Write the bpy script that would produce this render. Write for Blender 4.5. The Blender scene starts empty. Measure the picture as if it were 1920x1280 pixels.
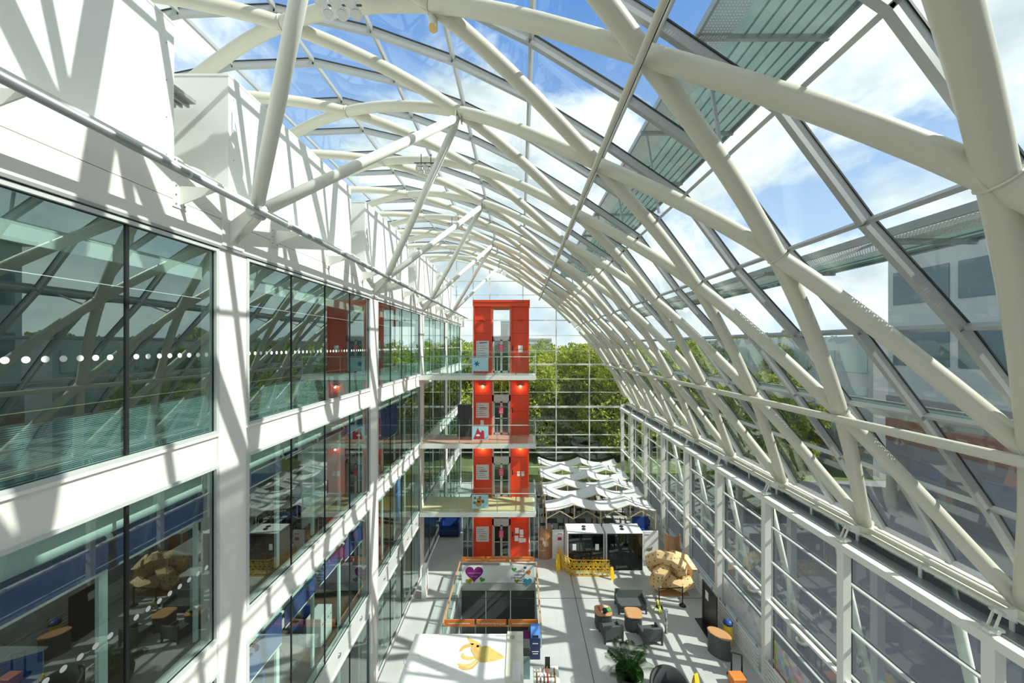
import bpy, math, random
import numpy as np
from mathutils import Vector, Matrix
random.seed(7)
PI = math.pi
SC = bpy.context.scene
COL = SC.collection

# ------------------------------------------------------------------ camera, sky, sun, exposure
F = 680.0            # focal length in pixels of the 1920 px frame
H = 13.93            # eye height above the atrium floor
cam_d = bpy.data.cameras.new('camera'); cam = bpy.data.objects.new('camera', cam_d); COL.objects.link(cam)
cam_d.sensor_width = 36; cam_d.lens = F / 1920 * 36
cam_d.shift_x = -15 / 1920; cam_d.shift_y = 8 / 1920
cam_d.clip_start = 0.05; cam_d.clip_end = 800
cam.location = (0, 0, H); cam.rotation_euler = (PI / 2, 0, 0)
SC.camera = cam
SC.view_settings.view_transform = 'Standard'; SC.view_settings.look = 'None'
SC.view_settings.gamma = 1; SC.view_settings.use_curve_mapping = False
SC.view_settings.exposure = 0.44
SC.cycles.transparent_max_bounces = 24
SC.cycles.max_bounces = 10; SC.cycles.glossy_bounces = 5; SC.cycles.diffuse_bounces = 5
SC.cycles.sample_clamp_indirect = 6

w = bpy.data.worlds.new('sky'); SC.world = w; w.use_nodes = True
nt = w.node_tree; nt.nodes.clear()
def N(t, **k):
    n = nt.nodes.new(t)
    for a, b in k.items(): setattr(n, a, b)
    return n
out = N('ShaderNodeOutputWorld'); bg = N('ShaderNodeBackground')
tc = N('ShaderNodeTexCoord'); mp = N('ShaderNodeMapping'); mp.inputs['Scale'].default_value = (1, 1, 1.7)
mp.inputs['Location'].default_value = (0.35, 0.9, 0.2)
nz = N('ShaderNodeTexNoise'); nz.inputs['Scale'].default_value = 2.3; nz.inputs['Detail'].default_value = 9; nz.inputs['Roughness'].default_value = .56
nz.inputs['Distortion'].default_value = .25
cr = N('ShaderNodeValToRGB'); cr.color_ramp.elements[0].position = .445; cr.color_ramp.elements[1].position = .555
sx = N('ShaderNodeSeparateXYZ')
gr = N('ShaderNodeValToRGB')
e = gr.color_ramp.elements; e[0].position = 0.0; e[0].color = (.56, .69, .83, 1); e[1].position = .75; e[1].color = (.07, .20, .52, 1)
cl = N('ShaderNodeMix', data_type='RGBA'); cl.inputs[7].default_value = (.92, .93, .91, 1)
gd = N('ShaderNodeMix', data_type='RGBA'); gd.inputs[6].default_value = (.20, .19, .16, 1)
gt = N('ShaderNodeMath', operation='GREATER_THAN'); gt.inputs[1].default_value = -0.02
L = nt.links.new
L(tc.outputs['Generated'], mp.inputs[0]); L(mp.outputs[0], nz.inputs['Vector'])
prev = N('ShaderNodeMath', operation='ADD'); prev.inputs[1].default_value = .062; L(nz.outputs[0], prev.inputs[0])
for d_, c0, c1, w_ in (((-.73, 1, .79), .93, .995, .13), ((.26, 1, .83), .965, .998, .13), ((.52, 1, .93), .97, .998, .10), ((.92, 1, .48), .975, .998, .13), ((1.0, 1, .88), .95, .997, -.12), ((.62, 1, .62), .97, .998, -.05), ((-.25, 1, .95), .975, .998, .06)):
    dp = N('ShaderNodeVectorMath', operation='DOT_PRODUCT'); dp.inputs[1].default_value = Vector(d_).normalized(); L(tc.outputs['Generated'], dp.inputs[0])
    mr = N('ShaderNodeMapRange', interpolation_type='SMOOTHSTEP'); mr.inputs[1].default_value = c0; mr.inputs[2].default_value = c1; mr.inputs[3].default_value = 0; mr.inputs[4].default_value = w_
    L(dp.outputs['Value'], mr.inputs[0]); sb_ = N('ShaderNodeMath', operation='SUBTRACT'); L(prev.outputs[0], sb_.inputs[0]); L(mr.outputs[0], sb_.inputs[1]); prev = sb_
L(prev.outputs[0], cr.inputs[0])
n3 = N('ShaderNodeTexNoise'); n3.inputs['Scale'].default_value = 5; n3.inputs['Detail'].default_value = 7; L(mp.outputs[0], n3.inputs['Vector'])
c3 = N('ShaderNodeValToRGB'); c3.color_ramp.elements[0].position = .36; c3.color_ramp.elements[1].position = .62
c3.color_ramp.elements[0].color = (.52, .58, .62, 1); c3.color_ramp.elements[1].color = (.93, .94, .92, 1); L(n3.outputs[0], c3.inputs[0]); L(c3.outputs[0], cl.inputs[7])
L(tc.outputs['Generated'], sx.inputs[0]); L(sx.outputs[2], gr.inputs[0]); L(sx.outputs[2], gt.inputs[0])
L(cr.outputs[0], cl.inputs[0]); L(gr.outputs[0], cl.inputs[6]); L(gt.outputs[0], gd.inputs[0]); L(cl.outputs[2], gd.inputs[7])
L(gd.outputs[2], bg.inputs[0]); L(bg.outputs[0], out.inputs[0]); bg.inputs[1].default_value = 1.1

sd = bpy.data.lights.new('sun', 'SUN'); sd.energy = 5.2; sd.angle = .009; sd.color = (1, .955, .87)
sun = bpy.data.objects.new('sun', sd); COL.objects.link(sun)
SUNV = Vector((4.7, -1.15, 4.55)); sun.rotation_euler = SUNV.to_track_quat('Z', 'Y').to_euler(); sun.location = (30, -8, 45)

# ------------------------------------------------------------------ materials
MT = {}
def nodes(name):
    m = bpy.data.materials.new(name); m.use_nodes = True; m.node_tree.nodes.clear(); MT[name] = m
    t = m.node_tree; o = t.nodes.new('ShaderNodeOutputMaterial'); return m, t, o
def pm(name, c, rough=.5, metal=0, var=.06, scale=4, emis=0, bump=0, spec=.5):
    m, t, o = nodes(name); n = t.nodes.new; l = t.links.new
    b = n('ShaderNodeBsdfPrincipled'); b.inputs['Roughness'].default_value = rough; b.inputs['Metallic'].default_value = metal
    b.inputs['Specular IOR Level'].default_value = spec
    tcn = n('ShaderNodeTexCoord'); x = n('ShaderNodeTexNoise'); x.inputs['Scale'].default_value = scale; x.inputs['Detail'].default_value = 5
    mx = n('ShaderNodeMix'); mx.data_type = 'RGBA'
    mx.inputs[6].default_value = (*[max(0, v * (1 - var)) for v in c], 1); mx.inputs[7].default_value = (*[min(1, v * (1 + var)) for v in c], 1)
    l(tcn.outputs['Object'], x.inputs['Vector']); l(x.outputs[0], mx.inputs[0]); l(mx.outputs[2], b.inputs['Base Color'])
    if emis: b.inputs['Emission Color'].default_value = (*c, 1); b.inputs['Emission Strength'].default_value = emis
    if bump:
        bp = n('ShaderNodeBump'); bp.inputs['Strength'].default_value = bump; bp.inputs['Distance'].default_value = .02
        l(x.outputs[0], bp.inputs['Height']); l(bp.outputs[0], b.inputs['Normal'])
    l(b.outputs[0], o.inputs[0]); return m
def glass(name, tint, base, power=4.0, gl=(1, 1, 1), rough=0.0, top=.85):
    m, t, o = nodes(name); n = t.nodes.new; l = t.links.new
    tr = n('ShaderNodeBsdfTransparent'); tr.inputs[0].default_value = (*tint, 1)
    g = n('ShaderNodeBsdfGlossy'); g.inputs['Color'].default_value = (*gl, 1); g.inputs['Roughness'].default_value = rough
    lw = n('ShaderNodeLayerWeight'); lw.inputs[0].default_value = .5
    p = n('ShaderNodeMath'); p.operation = 'POWER'; p.inputs[1].default_value = power
    ma = n('ShaderNodeMath'); ma.operation = 'MULTIPLY_ADD'; ma.inputs[1].default_value = top - base; ma.inputs[2].default_value = base
    mx = n('ShaderNodeMixShader')
    l(lw.outputs['Facing'], p.inputs[0]); l(p.outputs[0], ma.inputs[0]); l(ma.outputs[0], mx.inputs[0])
    l(tr.outputs[0], mx.inputs[1]); l(g.outputs[0], mx.inputs[2]); l(mx.outputs[0], o.inputs[0]); return m

pm('steel_cream', (.60, .58, .485), .38, 0, .03, 2)
pm('steel_white', (.76, .76, .70), .42, 0, .03, 2)
pm('concrete', (.80, .77, .71), .75, 0, .06, 1.3)
pm('panel_white', (.83, .84, .80), .5, 0, .02, .8)
pm('alu', (.34, .35, .35), .4, .35, .05, 3)
pm('alu_mid', (.40, .41, .41), .42, .3, .05, 3)
pm('alu_light', (.58, .60, .58), .42, .2, .05, 3)
pm('galv', (.36, .38, .39), .38, .6, .15, 9)
pm('gasket', (.012, .014, .015), .5)
pm('sill_cream', (.70, .68, .60), .6)
pm('red', (.76, .06, .014), .38, 0, .06, 1.5)
pm('red_dark', (.50, .03, .01), .4, 0, .05, 2)
pm('orange', (.74, .22, .04), .45, 0, .12, 2)
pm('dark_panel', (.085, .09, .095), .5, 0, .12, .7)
pm('charcoal', (.045, .05, .052), .5, 0, .1, 5)
pm('seat_grey', (.075, .088, .088), .55, 0, .12, 6)
pm('seat_side', (.055, .065, .065), .6, 0, .12, 6)
pm('black', (.012, .012, .013), .35)
pm('white', (.80, .81, .80), .45, 0, .02)
pm('paper', (.85, .85, .84), .7)
pm('board_grey', (.66, .66, .68), .5)
pm('pink', (.75, .03, .16), .5)
pm('purple', (.24, .015, .20), .5)
pm('green', (.07, .32, .06), .5)
pm('olive', (.42, .38, .03), .5)
pm('blue_heart', (.04, .27, .40), .5)
pm('blue', (.02, .07, .30), .5)
pm('blue_light', (.10, .28, .75), .5)
pm('navy', (.012, .025, .11), .4)
pm('yellow', (.80, .52, .02), .45)
pm('yellow_orange', (.80, .38, .01), .45)
pm('lemon', (.62, .60, .06), .5)
pm('teal_box', (.20, .32, .32), .5)
pm('pale_blue', (.42, .68, .74), .5)
pm('star_blue', (.02, .12, .27), .5)
pm('red_art', (.50, .03, .04), .5)
pm('gold_art', (.50, .26, .05), .5)
pm('brown_art', (.22, .15, .07), .5)
pm('art_yellow', (.60, .44, .13), .6, 0, .3, 5)
pm('art_amber', (.58, .36, .11), .6, 0, .25, 8)
pm('art_pink', (.72, .55, .58), .6)
pm('beige', (.60, .60, .50), .6, 0, .05, 2)
pm('carpet_brown', (.16, .10, .07), .9, 0, .3, 4)
pm('floor_room', (.30, .28, .26), .7)
pm('ceiling_room', (.62, .72, .70), .7, 0, .02)
pm('wall_room', (.30, .32, .34), .8)
pm('wall_purple', (.13, .05, .16), .8)
pm('wall_yellow', (.62, .36, .06), .8)
pm('wall_teal', (.10, .26, .26), .8)
pm('blind_blue', (.055, .08, .26), .8)
pm('bulkhead', (.74, .86, .82), .7, 0, .02)
pm('bark', (.10, .075, .05), .9, 0, .3, 10)
pm('soil', (.03, .02, .015), .95)
pm('pink_deck', (.60, .30, .22), .35, 0, .12, .8)
pm('pale_deck', (.62, .52, .30), .35, 0, .08, .8)
pm('grey_deck', (.45, .45, .43), .35, 0, .05, 1)
pm('cup', (.8, .75, .6), .3)
pm('far_tower', (.27, .28, .33), .6, 0, .2, .3)
pm('base_grey', (.27, .25, .26), .7, 0, .15, .4)
pm('glass_band', (.40, .50, .50), .2, 0, .2, .3)
pm('facade_grey', (.42, .45, .47), .6)
pm('far_glass', (.10, .15, .19), .15, 0, .2, .3)
pm('far_white', (.55, .55, .57), .6)
pm('brick', (.27, .13, .09), .85, 0, .3, 3)
pm('asphalt', (.19, .185, .20), .85, 0, .1, .6)
pm('grass', (.09, .13, .035), .95, 0, .3, 2)
pm('reflection_line', (.75, .75, .72), .8)
pm('gold', (.75, .55, .2), .2, .9)
pm('lamp_glow', (1, .86, .55), .4, emis=9)
pm('panel_light', (1, 1, .95), .4, emis=2.2)
pm('chrome', (.55, .56, .57), .2, .9)
pm('mesh_grey', (.03, .034, .038), .7, 0, .3, 40)
pm('skin_wood', (.62, .42, .2), .6)
glass('glass_roof', (.86, .945, .94), .035, 3.6, (.85, .95, .93), top=.62)
glass('glass_wall', (.84, .92, .90), .06, 3.2, (.80, .92, .88), top=.75)
glass('glass_window_low', (.76, .87, .83), .17, 2.8, (.72, .84, .80), top=.8)
glass('glass_window', (.62, .76, .72), .30, 2.6, (.62, .76, .72), top=.8)
glass('glass_rail', (.80, .91, .88), .05, 3.5, (.9, 1, .97), top=.6)
glass('glass_dark', (.30, .36, .36), .10, 3, (.8, .85, .85))
def wood(name, a, b, sc=6, axis=(1, 12, 12), rough=.45):
    m, t, o = nodes(name); n = t.nodes.new; l = t.links.new
    bs = n('ShaderNodeBsdfPrincipled'); bs.inputs['Roughness'].default_value = rough
    tcn = n('ShaderNodeTexCoord'); mp = n('ShaderNodeMapping'); mp.inputs['Scale'].default_value = axis
    x = n('ShaderNodeTexNoise'); x.inputs['Scale'].default_value = sc; x.inputs['Detail'].default_value = 6
    mx = n('ShaderNodeMix'); mx.data_type = 'RGBA'; mx.inputs[6].default_value = (*a, 1); mx.inputs[7].default_value = (*b, 1)
    l(tcn.outputs['Object'], mp.inputs[0]); l(mp.outputs[0], x.inputs['Vector']); l(x.outputs[0], mx.inputs[0])
    l(mx.outputs[2], bs.inputs['Base Color']); l(bs.outputs[0], o.inputs[0]); return m
wood('oak', (.42, .20, .08), (.62, .34, .16), 2)
wood('pine', (.56, .44, .26), (.70, .58, .38), 2)
wood('slat_wood', (.36, .17, .07), (.55, .30, .14), 3, (12, 12, 1))
# floor: large pale tiles with fine joints and soft sheen
m, t, o = nodes('floor_stone'); n = t.nodes.new; l = t.links.new
bs = n('ShaderNodeBsdfPrincipled'); bs.inputs['Roughness'].default_value = .28; bs.inputs['Specular IOR Level'].default_value = .5
tcn = n('ShaderNodeTexCoord'); br = n('ShaderNodeTexBrick'); br.offset = 0; br.inputs['Scale'].default_value = 1
br.inputs['Brick Width'].default_value = .9; br.inputs['Row Height'].default_value = .9; br.inputs['Mortar Size'].default_value = .006
br.inputs['Color1'].default_value = (.60, .605, .59, 1); br.inputs['Color2'].default_value = (.575, .585, .57, 1); br.inputs['Mortar'].default_value = (.50, .51, .50, 1)
nz2 = n('ShaderNodeTexNoise'); nz2.inputs['Scale'].default_value = .6; nz2.inputs['Detail'].default_value = 4
mx = n('ShaderNodeMix'); mx.data_type = 'RGBA'; mx.blend_type = 'MULTIPLY'; mx.inputs[0].default_value = .35
l(tcn.outputs['Object'], br.inputs['Vector']); l(tcn.outputs['Object'], nz2.inputs['Vector'])
l(br.outputs[0], mx.inputs[6]); l(nz2.outputs[0], mx.inputs[7]); l(mx.outputs[2], bs.inputs['Base Color']); l(bs.outputs[0], o.inputs[0])
# fritted / hatched glass band
m, t, o = nodes('frit'); n = t.nodes.new; l = t.links.new
df = n('ShaderNodeBsdfDiffuse'); df.inputs[0].default_value = (.42, .58, .62, 1); tr = n('ShaderNodeBsdfTransparent')
wv = n('ShaderNodeTexWave'); wv.bands_direction = 'Z'; wv.inputs['Scale'].default_value = 12; wv.inputs['Distortion'].default_value = 0
tcn = n('ShaderNodeTexCoord'); mm = n('ShaderNodeMath'); mm.operation = 'MULTIPLY'; mm.inputs[1].default_value = .75; mxs = n('ShaderNodeMixShader')
l(tcn.outputs['Object'], wv.inputs['Vector']); l(wv.outputs['Fac'], mm.inputs[0]); l(mm.outputs[0], mxs.inputs[0])
l(tr.outputs[0], mxs.inputs[1]); l(df.outputs[0], mxs.inputs[2]); l(mxs.outputs[0], o.inputs[0])
# leaf
def leafmat(name, c1, c2, scale=1.5):
    m, t, o = nodes(name); n = t.nodes.new; l = t.links.new
    df = n('ShaderNodeBsdfDiffuse'); tl = n('ShaderNodeBsdfTranslucent'); ms = n('ShaderNodeMixShader'); ms.inputs[0].default_value = .35
    tcn = n('ShaderNodeTexCoord'); x = n('ShaderNodeTexNoise'); x.inputs['Scale'].default_value = scale; x.inputs['Detail'].default_value = 3
    rp = n('ShaderNodeValToRGB'); rp.color_ramp.elements[0].position = .35; rp.color_ramp.elements[1].position = .65
    rp.color_ramp.elements[0].color = (*c1, 1); rp.color_ramp.elements[1].color = (*c2, 1)
    l(tcn.outputs['Object'], x.inputs['Vector']); l(x.outputs[0], rp.inputs[0]); l(rp.outputs[0], df.inputs[0]); l(rp.outputs[0], tl.inputs[0])
    l(df.outputs[0], ms.inputs[1]); l(tl.outputs[0], ms.inputs[2]); l(ms.outputs[0], o.inputs[0])
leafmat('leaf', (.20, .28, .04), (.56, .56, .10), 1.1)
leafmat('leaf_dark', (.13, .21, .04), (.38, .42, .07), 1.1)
leafmat('palm_leaf', (.015, .05, .012), (.05, .12, .03), 6)
# spotted plywood sculpture
def spotmat():
    m, t, o = nodes('spotted_ply'); n = t.nodes.new; l = t.links.new
    bs = n('ShaderNodeBsdfPrincipled'); bs.inputs['Roughness'].default_value = .5
    tcn = n('ShaderNodeTexCoord'); v = n('ShaderNodeTexVoronoi'); v.inputs['Scale'].default_value = 5.2; v.inputs['Randomness'].default_value = .25
    lt = n('ShaderNodeMath'); lt.operation = 'LESS_THAN'; lt.inputs[1].default_value = .24
    mx = n('ShaderNodeMix'); mx.data_type = 'RGBA'; mx.inputs[6].default_value = (.72, .50, .24, 1); mx.inputs[7].default_value = (.20, .10, .04, 1)
    l(tcn.outputs['Object'], v.inputs['Vector']); l(v.outputs['Distance'], lt.inputs[0]); l(lt.outputs[0], mx.inputs[0])
    l(mx.outputs[2], bs.inputs['Base Color']); l(bs.outputs[0], o.inputs[0])
spotmat()
def cells(name, scale, sat, val, base, mixf):
    m, t, o = nodes(name); n = t.nodes.new; l = t.links.new
    bs = n('ShaderNodeBsdfPrincipled'); bs.inputs['Roughness'].default_value = .6
    tcn = n('ShaderNodeTexCoord'); v = n('ShaderNodeTexVoronoi'); v.inputs['Scale'].default_value = scale; v.distance = 'CHEBYCHEV'
    hs = n('ShaderNodeHueSaturation'); hs.inputs['Saturation'].default_value = sat; hs.inputs['Value'].default_value = val
    mx = n('ShaderNodeMix'); mx.data_type = 'RGBA'; mx.inputs[0].default_value = mixf; mx.inputs[7].default_value = (*base, 1)
    l(tcn.outputs['Object'], v.inputs['Vector']); l(v.outputs['Color'], hs.inputs['Color']); l(hs.outputs[0], mx.inputs[6])
    l(mx.outputs[2], bs.inputs['Base Color']); l(bs.outputs[0], o.inputs[0])
cells('collage', 5, .65, .8, (.75, .72, .66), .35)
cells('collage_pale', 5, .25, .9, (.8, .8, .84), .6)
# perforated grating
m, t, o = nodes('grating'); n = t.nodes.new; l = t.links.new
bs = n('ShaderNodeBsdfPrincipled'); bs.inputs['Base Color'].default_value = (.62, .63, .60, 1); bs.inputs['Roughness'].default_value = .6
tr = n('ShaderNodeBsdfTransparent'); tcn = n('ShaderNodeTexCoord')
br = n('ShaderNodeTexBrick'); br.offset = 0; br.inputs['Scale'].default_value = 1; br.inputs['Brick Width'].default_value = .07; br.inputs['Row Height'].default_value = .07
br.inputs['Mortar Size'].default_value = .016; br.inputs['Mortar Smooth'].default_value = 0
ms = n('ShaderNodeMixShader'); l(tcn.outputs['Object'], br.inputs['Vector']); l(br.outputs['Fac'], ms.inputs[0])
l(tr.outputs[0], ms.inputs[1]); l(bs.outputs[0], ms.inputs[2]); l(ms.outputs[0], o.inputs[0])
# green glass louvre blades
m, t, o = nodes('blade_glass'); n = t.nodes.new; l = t.links.new
df = n('ShaderNodeBsdfTranslucent'); df.inputs[0].default_value = (.27, .33, .31, 1); tr = n('ShaderNodeBsdfTransparent'); tr.inputs[0].default_value = (.42, .48, .46, 1)
gl = n('ShaderNodeBsdfGlossy'); gl.inputs['Roughness'].default_value = .1
ms = n('ShaderNodeMixShader'); ms.inputs[0].default_value = .5; ms2 = n('ShaderNodeMixShader'); ms2.inputs[0].default_value = .1
l(df.outputs[0], ms.inputs[1]); l(tr.outputs[0], ms.inputs[2]); l(ms.outputs[0], ms2.inputs[1]); l(gl.outputs[0], ms2.inputs[2]); l(ms2.outputs[0], o.inputs[0])

# ------------------------------------------------------------------ mesh helpers
class MB:
    def __init__(s): s.v = []; s.f = []; s.sm = []
    def add(s, vs, fs, smooth=False):
        b = len(s.v); s.v += [tuple(v) for v in vs]; s.f += [tuple(b + i for i in f) for f in fs]
        s.sm += ([smooth] * len(fs)) if isinstance(smooth, bool) else smooth
        return s
    def bx(s, x0, x1, y0, y1, z0, z1):
        vs = [(x, y, z) for x in (x0, x1) for y in (y0, y1) for z in (z0, z1)]
        return s.add(vs, [(0, 1, 3, 2), (4, 6, 7, 5), (0, 4, 5, 1), (2, 3, 7, 6), (0, 2, 6, 4), (1, 5, 7, 3)])
    def obx(s, c, size, M=None):
        hx, hy, hz = [a / 2 for a in size]; vs = []
        for x in (-hx, hx):
            for y in (-hy, hy):
                for z in (-hz, hz):
                    v = Vector((x, y, z)); v = (M @ v if M else v) + Vector(c); vs.append(v)
        return s.add(vs, [(0, 1, 3, 2), (4, 6, 7, 5), (0, 4, 5, 1), (2, 3, 7, 6), (0, 2, 6, 4), (1, 5, 7, 3)])
    def bar(s, p0, p1, w, h, up=(0, 0, 1)):
        p0 = Vector(p0); p1 = Vector(p1); d = (p1 - p0); y = d.normalized(); x = y.cross(Vector(up))
        if x.length < 1e-4: x = Vector((1, 0, 0))
        x.normalize(); z = x.cross(y); vs = []
        for P in (p0, p1):
            for a, b in ((-1, -1), (1, -1), (1, 1), (-1, 1)): vs.append(P + x * a * w / 2 + z * b * h / 2)
        return s.add(vs, [(0, 1, 2, 3), (7, 6, 5, 4), (0, 4, 5, 1), (1, 5, 6, 2), (2, 6, 7, 3), (3, 7, 4, 0)])
    def tube(s, pts, r, n=12, cap=True, closed=False, twist=0):
        pts = [Vector(p) for p in pts]; k = len(pts); rr = r if isinstance(r, (list, tuple)) else [r] * k
        T = []
        for i in range(k):
            if closed: a, b = pts[i - 1], pts[(i + 1) % k]
            else: a, b = pts[max(0, i - 1)], pts[min(k - 1, i + 1)]
            T.append((b - a).normalized())
        u = T[0].cross(Vector((0, 0, 1)))
        if u.length < .01: u = T[0].cross(Vector((1, 0, 0)))
        u.normalize(); vs = []
        for i in range(k):
            if i: 
                u = u - T[i] * u.dot(T[i]); u.normalize()
            v = T[i].cross(u)
            for j in range(n):
                a = 2 * PI * j / n + twist
                vs.append(pts[i] + (u * math.cos(a) + v * math.sin(a)) * rr[i])
        fs = []; sm = []
        for i in range(k if closed else k - 1):
            i2 = (i + 1) % k
            for j in range(n): fs.append((i * n + j, i * n + (j + 1) % n, i2 * n + (j + 1) % n, i2 * n + j)); sm.append(n > 7)
        if cap and not closed:
            fs.append(tuple(range(n - 1, -1, -1))); fs.append(tuple((k - 1) * n + j for j in range(n))); sm += [False, False]
        return s.add(vs, fs, sm)
    def cyl(s, p0, p1, r, n=16, r2=None): return s.tube([p0, p1], [r, r if r2 is None else r2], n)
    def lathe(s, prof, c=(0, 0, 0), n=24):
        vs = []
        for r, z in prof:
            for j in range(n): a = 2 * PI * j / n; vs.append((c[0] + r * math.cos(a), c[1] + r * math.sin(a), c[2] + z))
        fs = []; sm = []
        for i in range(len(prof) - 1):
            for j in range(n): fs.append((i * n + j, i * n + (j + 1) % n, (i + 1) * n + (j + 1) % n, (i + 1) * n + j)); sm.append(True)
        fs.append(tuple(range(n - 1, -1, -1))); fs.append(tuple((len(prof) - 1) * n + j for j in range(n))); sm += [False, False]
        return s.add(vs, fs, sm)
    def prism(s, poly, a, b, fn):
        """poly of 2D points, extruded from a to b; fn(u,v,w) -> 3D"""
        k = len(poly); vs = [fn(u, v, a) for u, v in poly] + [fn(u, v, b) for u, v in poly]
        fs = [tuple(range(k - 1, -1, -1)), tuple(range(k, 2 * k))] + [(i, (i + 1) % k, k + (i + 1) % k, k + i) for i in range(k)]
        return s.add(vs, fs)
    def build(s, name, mat, parent=None, world=True, bevel=0):
        me = bpy.data.meshes.new(name); me.from_pydata(s.v, [], s.f); me.update()
        me.polygons.foreach_set('use_smooth', s.sm)
        me.materials.append(MT[mat]); o = bpy.data.objects.new(name, me); COL.objects.link(o)
        if parent:
            o.parent = parent
            if world: o.location = tuple(-a for a in parent.location)
        if bevel:
            bv = o.modifiers.new('bevel', 'BEVEL'); bv.width = bevel; bv.segments = 2; bv.limit_method = 'ANGLE'
        return o
def tag(o, label, cat, group=None, kind=None):
    o['label'] = label; o['category'] = cat
    if group: o['group'] = group
    if kind: o['kind'] = kind
    return o
def thing(name, label, cat, loc=(0, 0, 0), rz=0, group=None):
    o = bpy.data.objects.new(name, None); COL.objects.link(o); o.location = loc; o.rotation_euler = (0, 0, rz); o.empty_display_size = .2
    return tag(o, label, cat, group)
def struct(name, loc=(0, 0, 0), label=None):
    o = bpy.data.objects.new(name, None); COL.objects.link(o); o.location = loc; o['kind'] = 'structure'; o.empty_display_size = .2
    if label: o['label'] = label
    return o
def smesh(mb, name, mat, label=None):
    o = mb.build(name, mat); o['kind'] = 'structure'
    if label: o['label'] = label
    return o
def dup(root, label, loc=None, rz=None):
    r = root.copy(); COL.objects.link(r); r['label'] = label
    if loc is not None: r.location = loc
    if rz is not None: r.rotation_euler = (0, 0, rz)
    for ch in list(root.children):
        c = ch.copy(); COL.objects.link(c); c.parent = r
        for g in ch.children:
            d = g.copy(); COL.objects.link(d); d.parent = c
    return r
ORD = ['nearest', 'second', 'third', 'fourth', 'fifth', 'sixth', 'seventh', 'eighth', 'ninth', 'tenth', 'eleventh', 'twelfth', 'thirteenth', 'fourteenth', 'fifteenth', 'sixteenth']
def Z(r): return r + H      # height relative to the eye -> world

XL, XR = -5.95, 10.3         # faces of the left building and of the right colonnade
YE = 37.1                    # end gable
# ------------------------------------------------------------------ ground, floor, shaft
VX0, VX1, VY0, VY1 = -3.5, .9, 16.8, 21.6
g = MB(); g.bx(-500, 700, 37.6, 700, -.6, -.12); smesh(g, 'floor', 'grass', 'park lawn beyond the end gable')
g = MB(); g.bx(11.4, 700, -60, 37.6, -.5, -.08); smesh(g, 'floor', 'asphalt', 'grey street paving outside the right glass wall')
fl = MB()
for a in ((-5.9, VX0, 2, YE), (VX1, 11.4, 2, YE), (VX0, VX1, 2, VY0), (VX0, VX1, VY1, YE)): fl.bx(*a, -.55, 0)
smesh(fl, 'floor', 'floor_stone', 'pale grey tiled atrium floor')
jt = MB(); jt.bx(3.05, 3.08, 3, 23, .0005, .003); jt.bx(XL + .1, XR, 20.0, 20.03, .0005, .003); smesh(jt, 'trim_1', 'gasket', 'dark floor joints')
sh = struct('wall_shaft', (-1.3, 19.2, -4)); 
b = MB()
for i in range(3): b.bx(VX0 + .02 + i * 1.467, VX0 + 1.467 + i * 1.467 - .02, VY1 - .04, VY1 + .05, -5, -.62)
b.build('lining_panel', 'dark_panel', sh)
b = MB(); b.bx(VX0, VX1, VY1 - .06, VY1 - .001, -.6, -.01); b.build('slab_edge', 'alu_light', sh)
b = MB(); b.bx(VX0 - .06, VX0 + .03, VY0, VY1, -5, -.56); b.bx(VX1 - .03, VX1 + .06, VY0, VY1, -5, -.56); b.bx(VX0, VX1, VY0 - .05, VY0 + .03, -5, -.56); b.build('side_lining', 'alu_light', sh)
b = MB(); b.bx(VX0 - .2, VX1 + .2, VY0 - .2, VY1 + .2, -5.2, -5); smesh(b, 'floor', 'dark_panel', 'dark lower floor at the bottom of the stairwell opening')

# ------------------------------------------------------------------ vault steelwork (diagrid of tubes)
P = [(11.0, -5.7), (8.6, -1.82), (5.6, 1.94), (2.07, 4.88), (-1.95, 7.45), (-6.38, 8.63), (-10.9, 8.1)]
def prof(u):
    i = min(int(u), 5); t = u - i
    p = [P[max(i - 1, 0)], P[i], P[i + 1], P[min(i + 2, 6)]]
    if i == 0: p[0] = (2 * P[0][0] - P[1][0], 2 * P[0][1] - P[1][1])
    if i == 5: p[3] = (2 * P[6][0] - P[5][0], 2 * P[6][1] - P[5][1] - .5)
    r = []
    for k in (0, 1):
        a, b_, c, d = [q[k] for q in p]
        r.append(.5 * ((2 * b_) + (-a + c) * t + (2 * a - 5 * b_ + 4 * c - d) * t * t + (-a + 3 * b_ - 3 * c + d) * t ** 3))
    return r
BAY = 3.65; HB = BAY / 2; Y0 = 7.9
vault = thing('steel_diagrid', 'arched lattice of cream painted round steel tubes spanning under the glass roof', 'roof frame', (11.0, Y0, Z(-5.9)))
YMIN, YMAX = -9.2, YE - .15
for sgn in (1, -1):
    for j in range(-9, 14):
        base = Y0 + BAY * j; pts = []
        for k in range(0, 6 * 7 + 1):
            u = k / 7; y = base + sgn * HB * u
            if YMIN <= y <= YMAX:
                x, z = prof(u); pts.append((x, y, Z(z)))
        if len(pts) > 2: MB().tube(pts, .175, 18).build('diagonal_tube', 'steel_cream', vault)
for row in range(1, 6):
    for j in range(-2, 9):
        y = Y0 + BAY * j + (HB if row % 2 else 0)
        if y < 1.5 or y > YMAX - .6: continue
        x, z = P[row]; t = Vector((P[row + 1][0] - P[row - 1][0], 0, P[row + 1][1] - P[row - 1][1])).normalized(); nn = Vector((-t.z, 0, t.x)); c = Vector((x, y, Z(z)))
        b = MB(); R = .183
        b.tube([c + nn * R * math.cos(a) + Vector((0, 1, 0)) * R * 1.1 * math.sin(a) for a in [2 * PI * i / 24 for i in range(24)]], .022, 6, closed=True)
        b.tube([c + nn * R * math.cos(a) + t * R * 2.0 * math.sin(a) for a in [2 * PI * i / 24 for i in range(24)]], .02, 6, closed=True)
        b.build('node_collar', 'steel_cream', vault)
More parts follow.
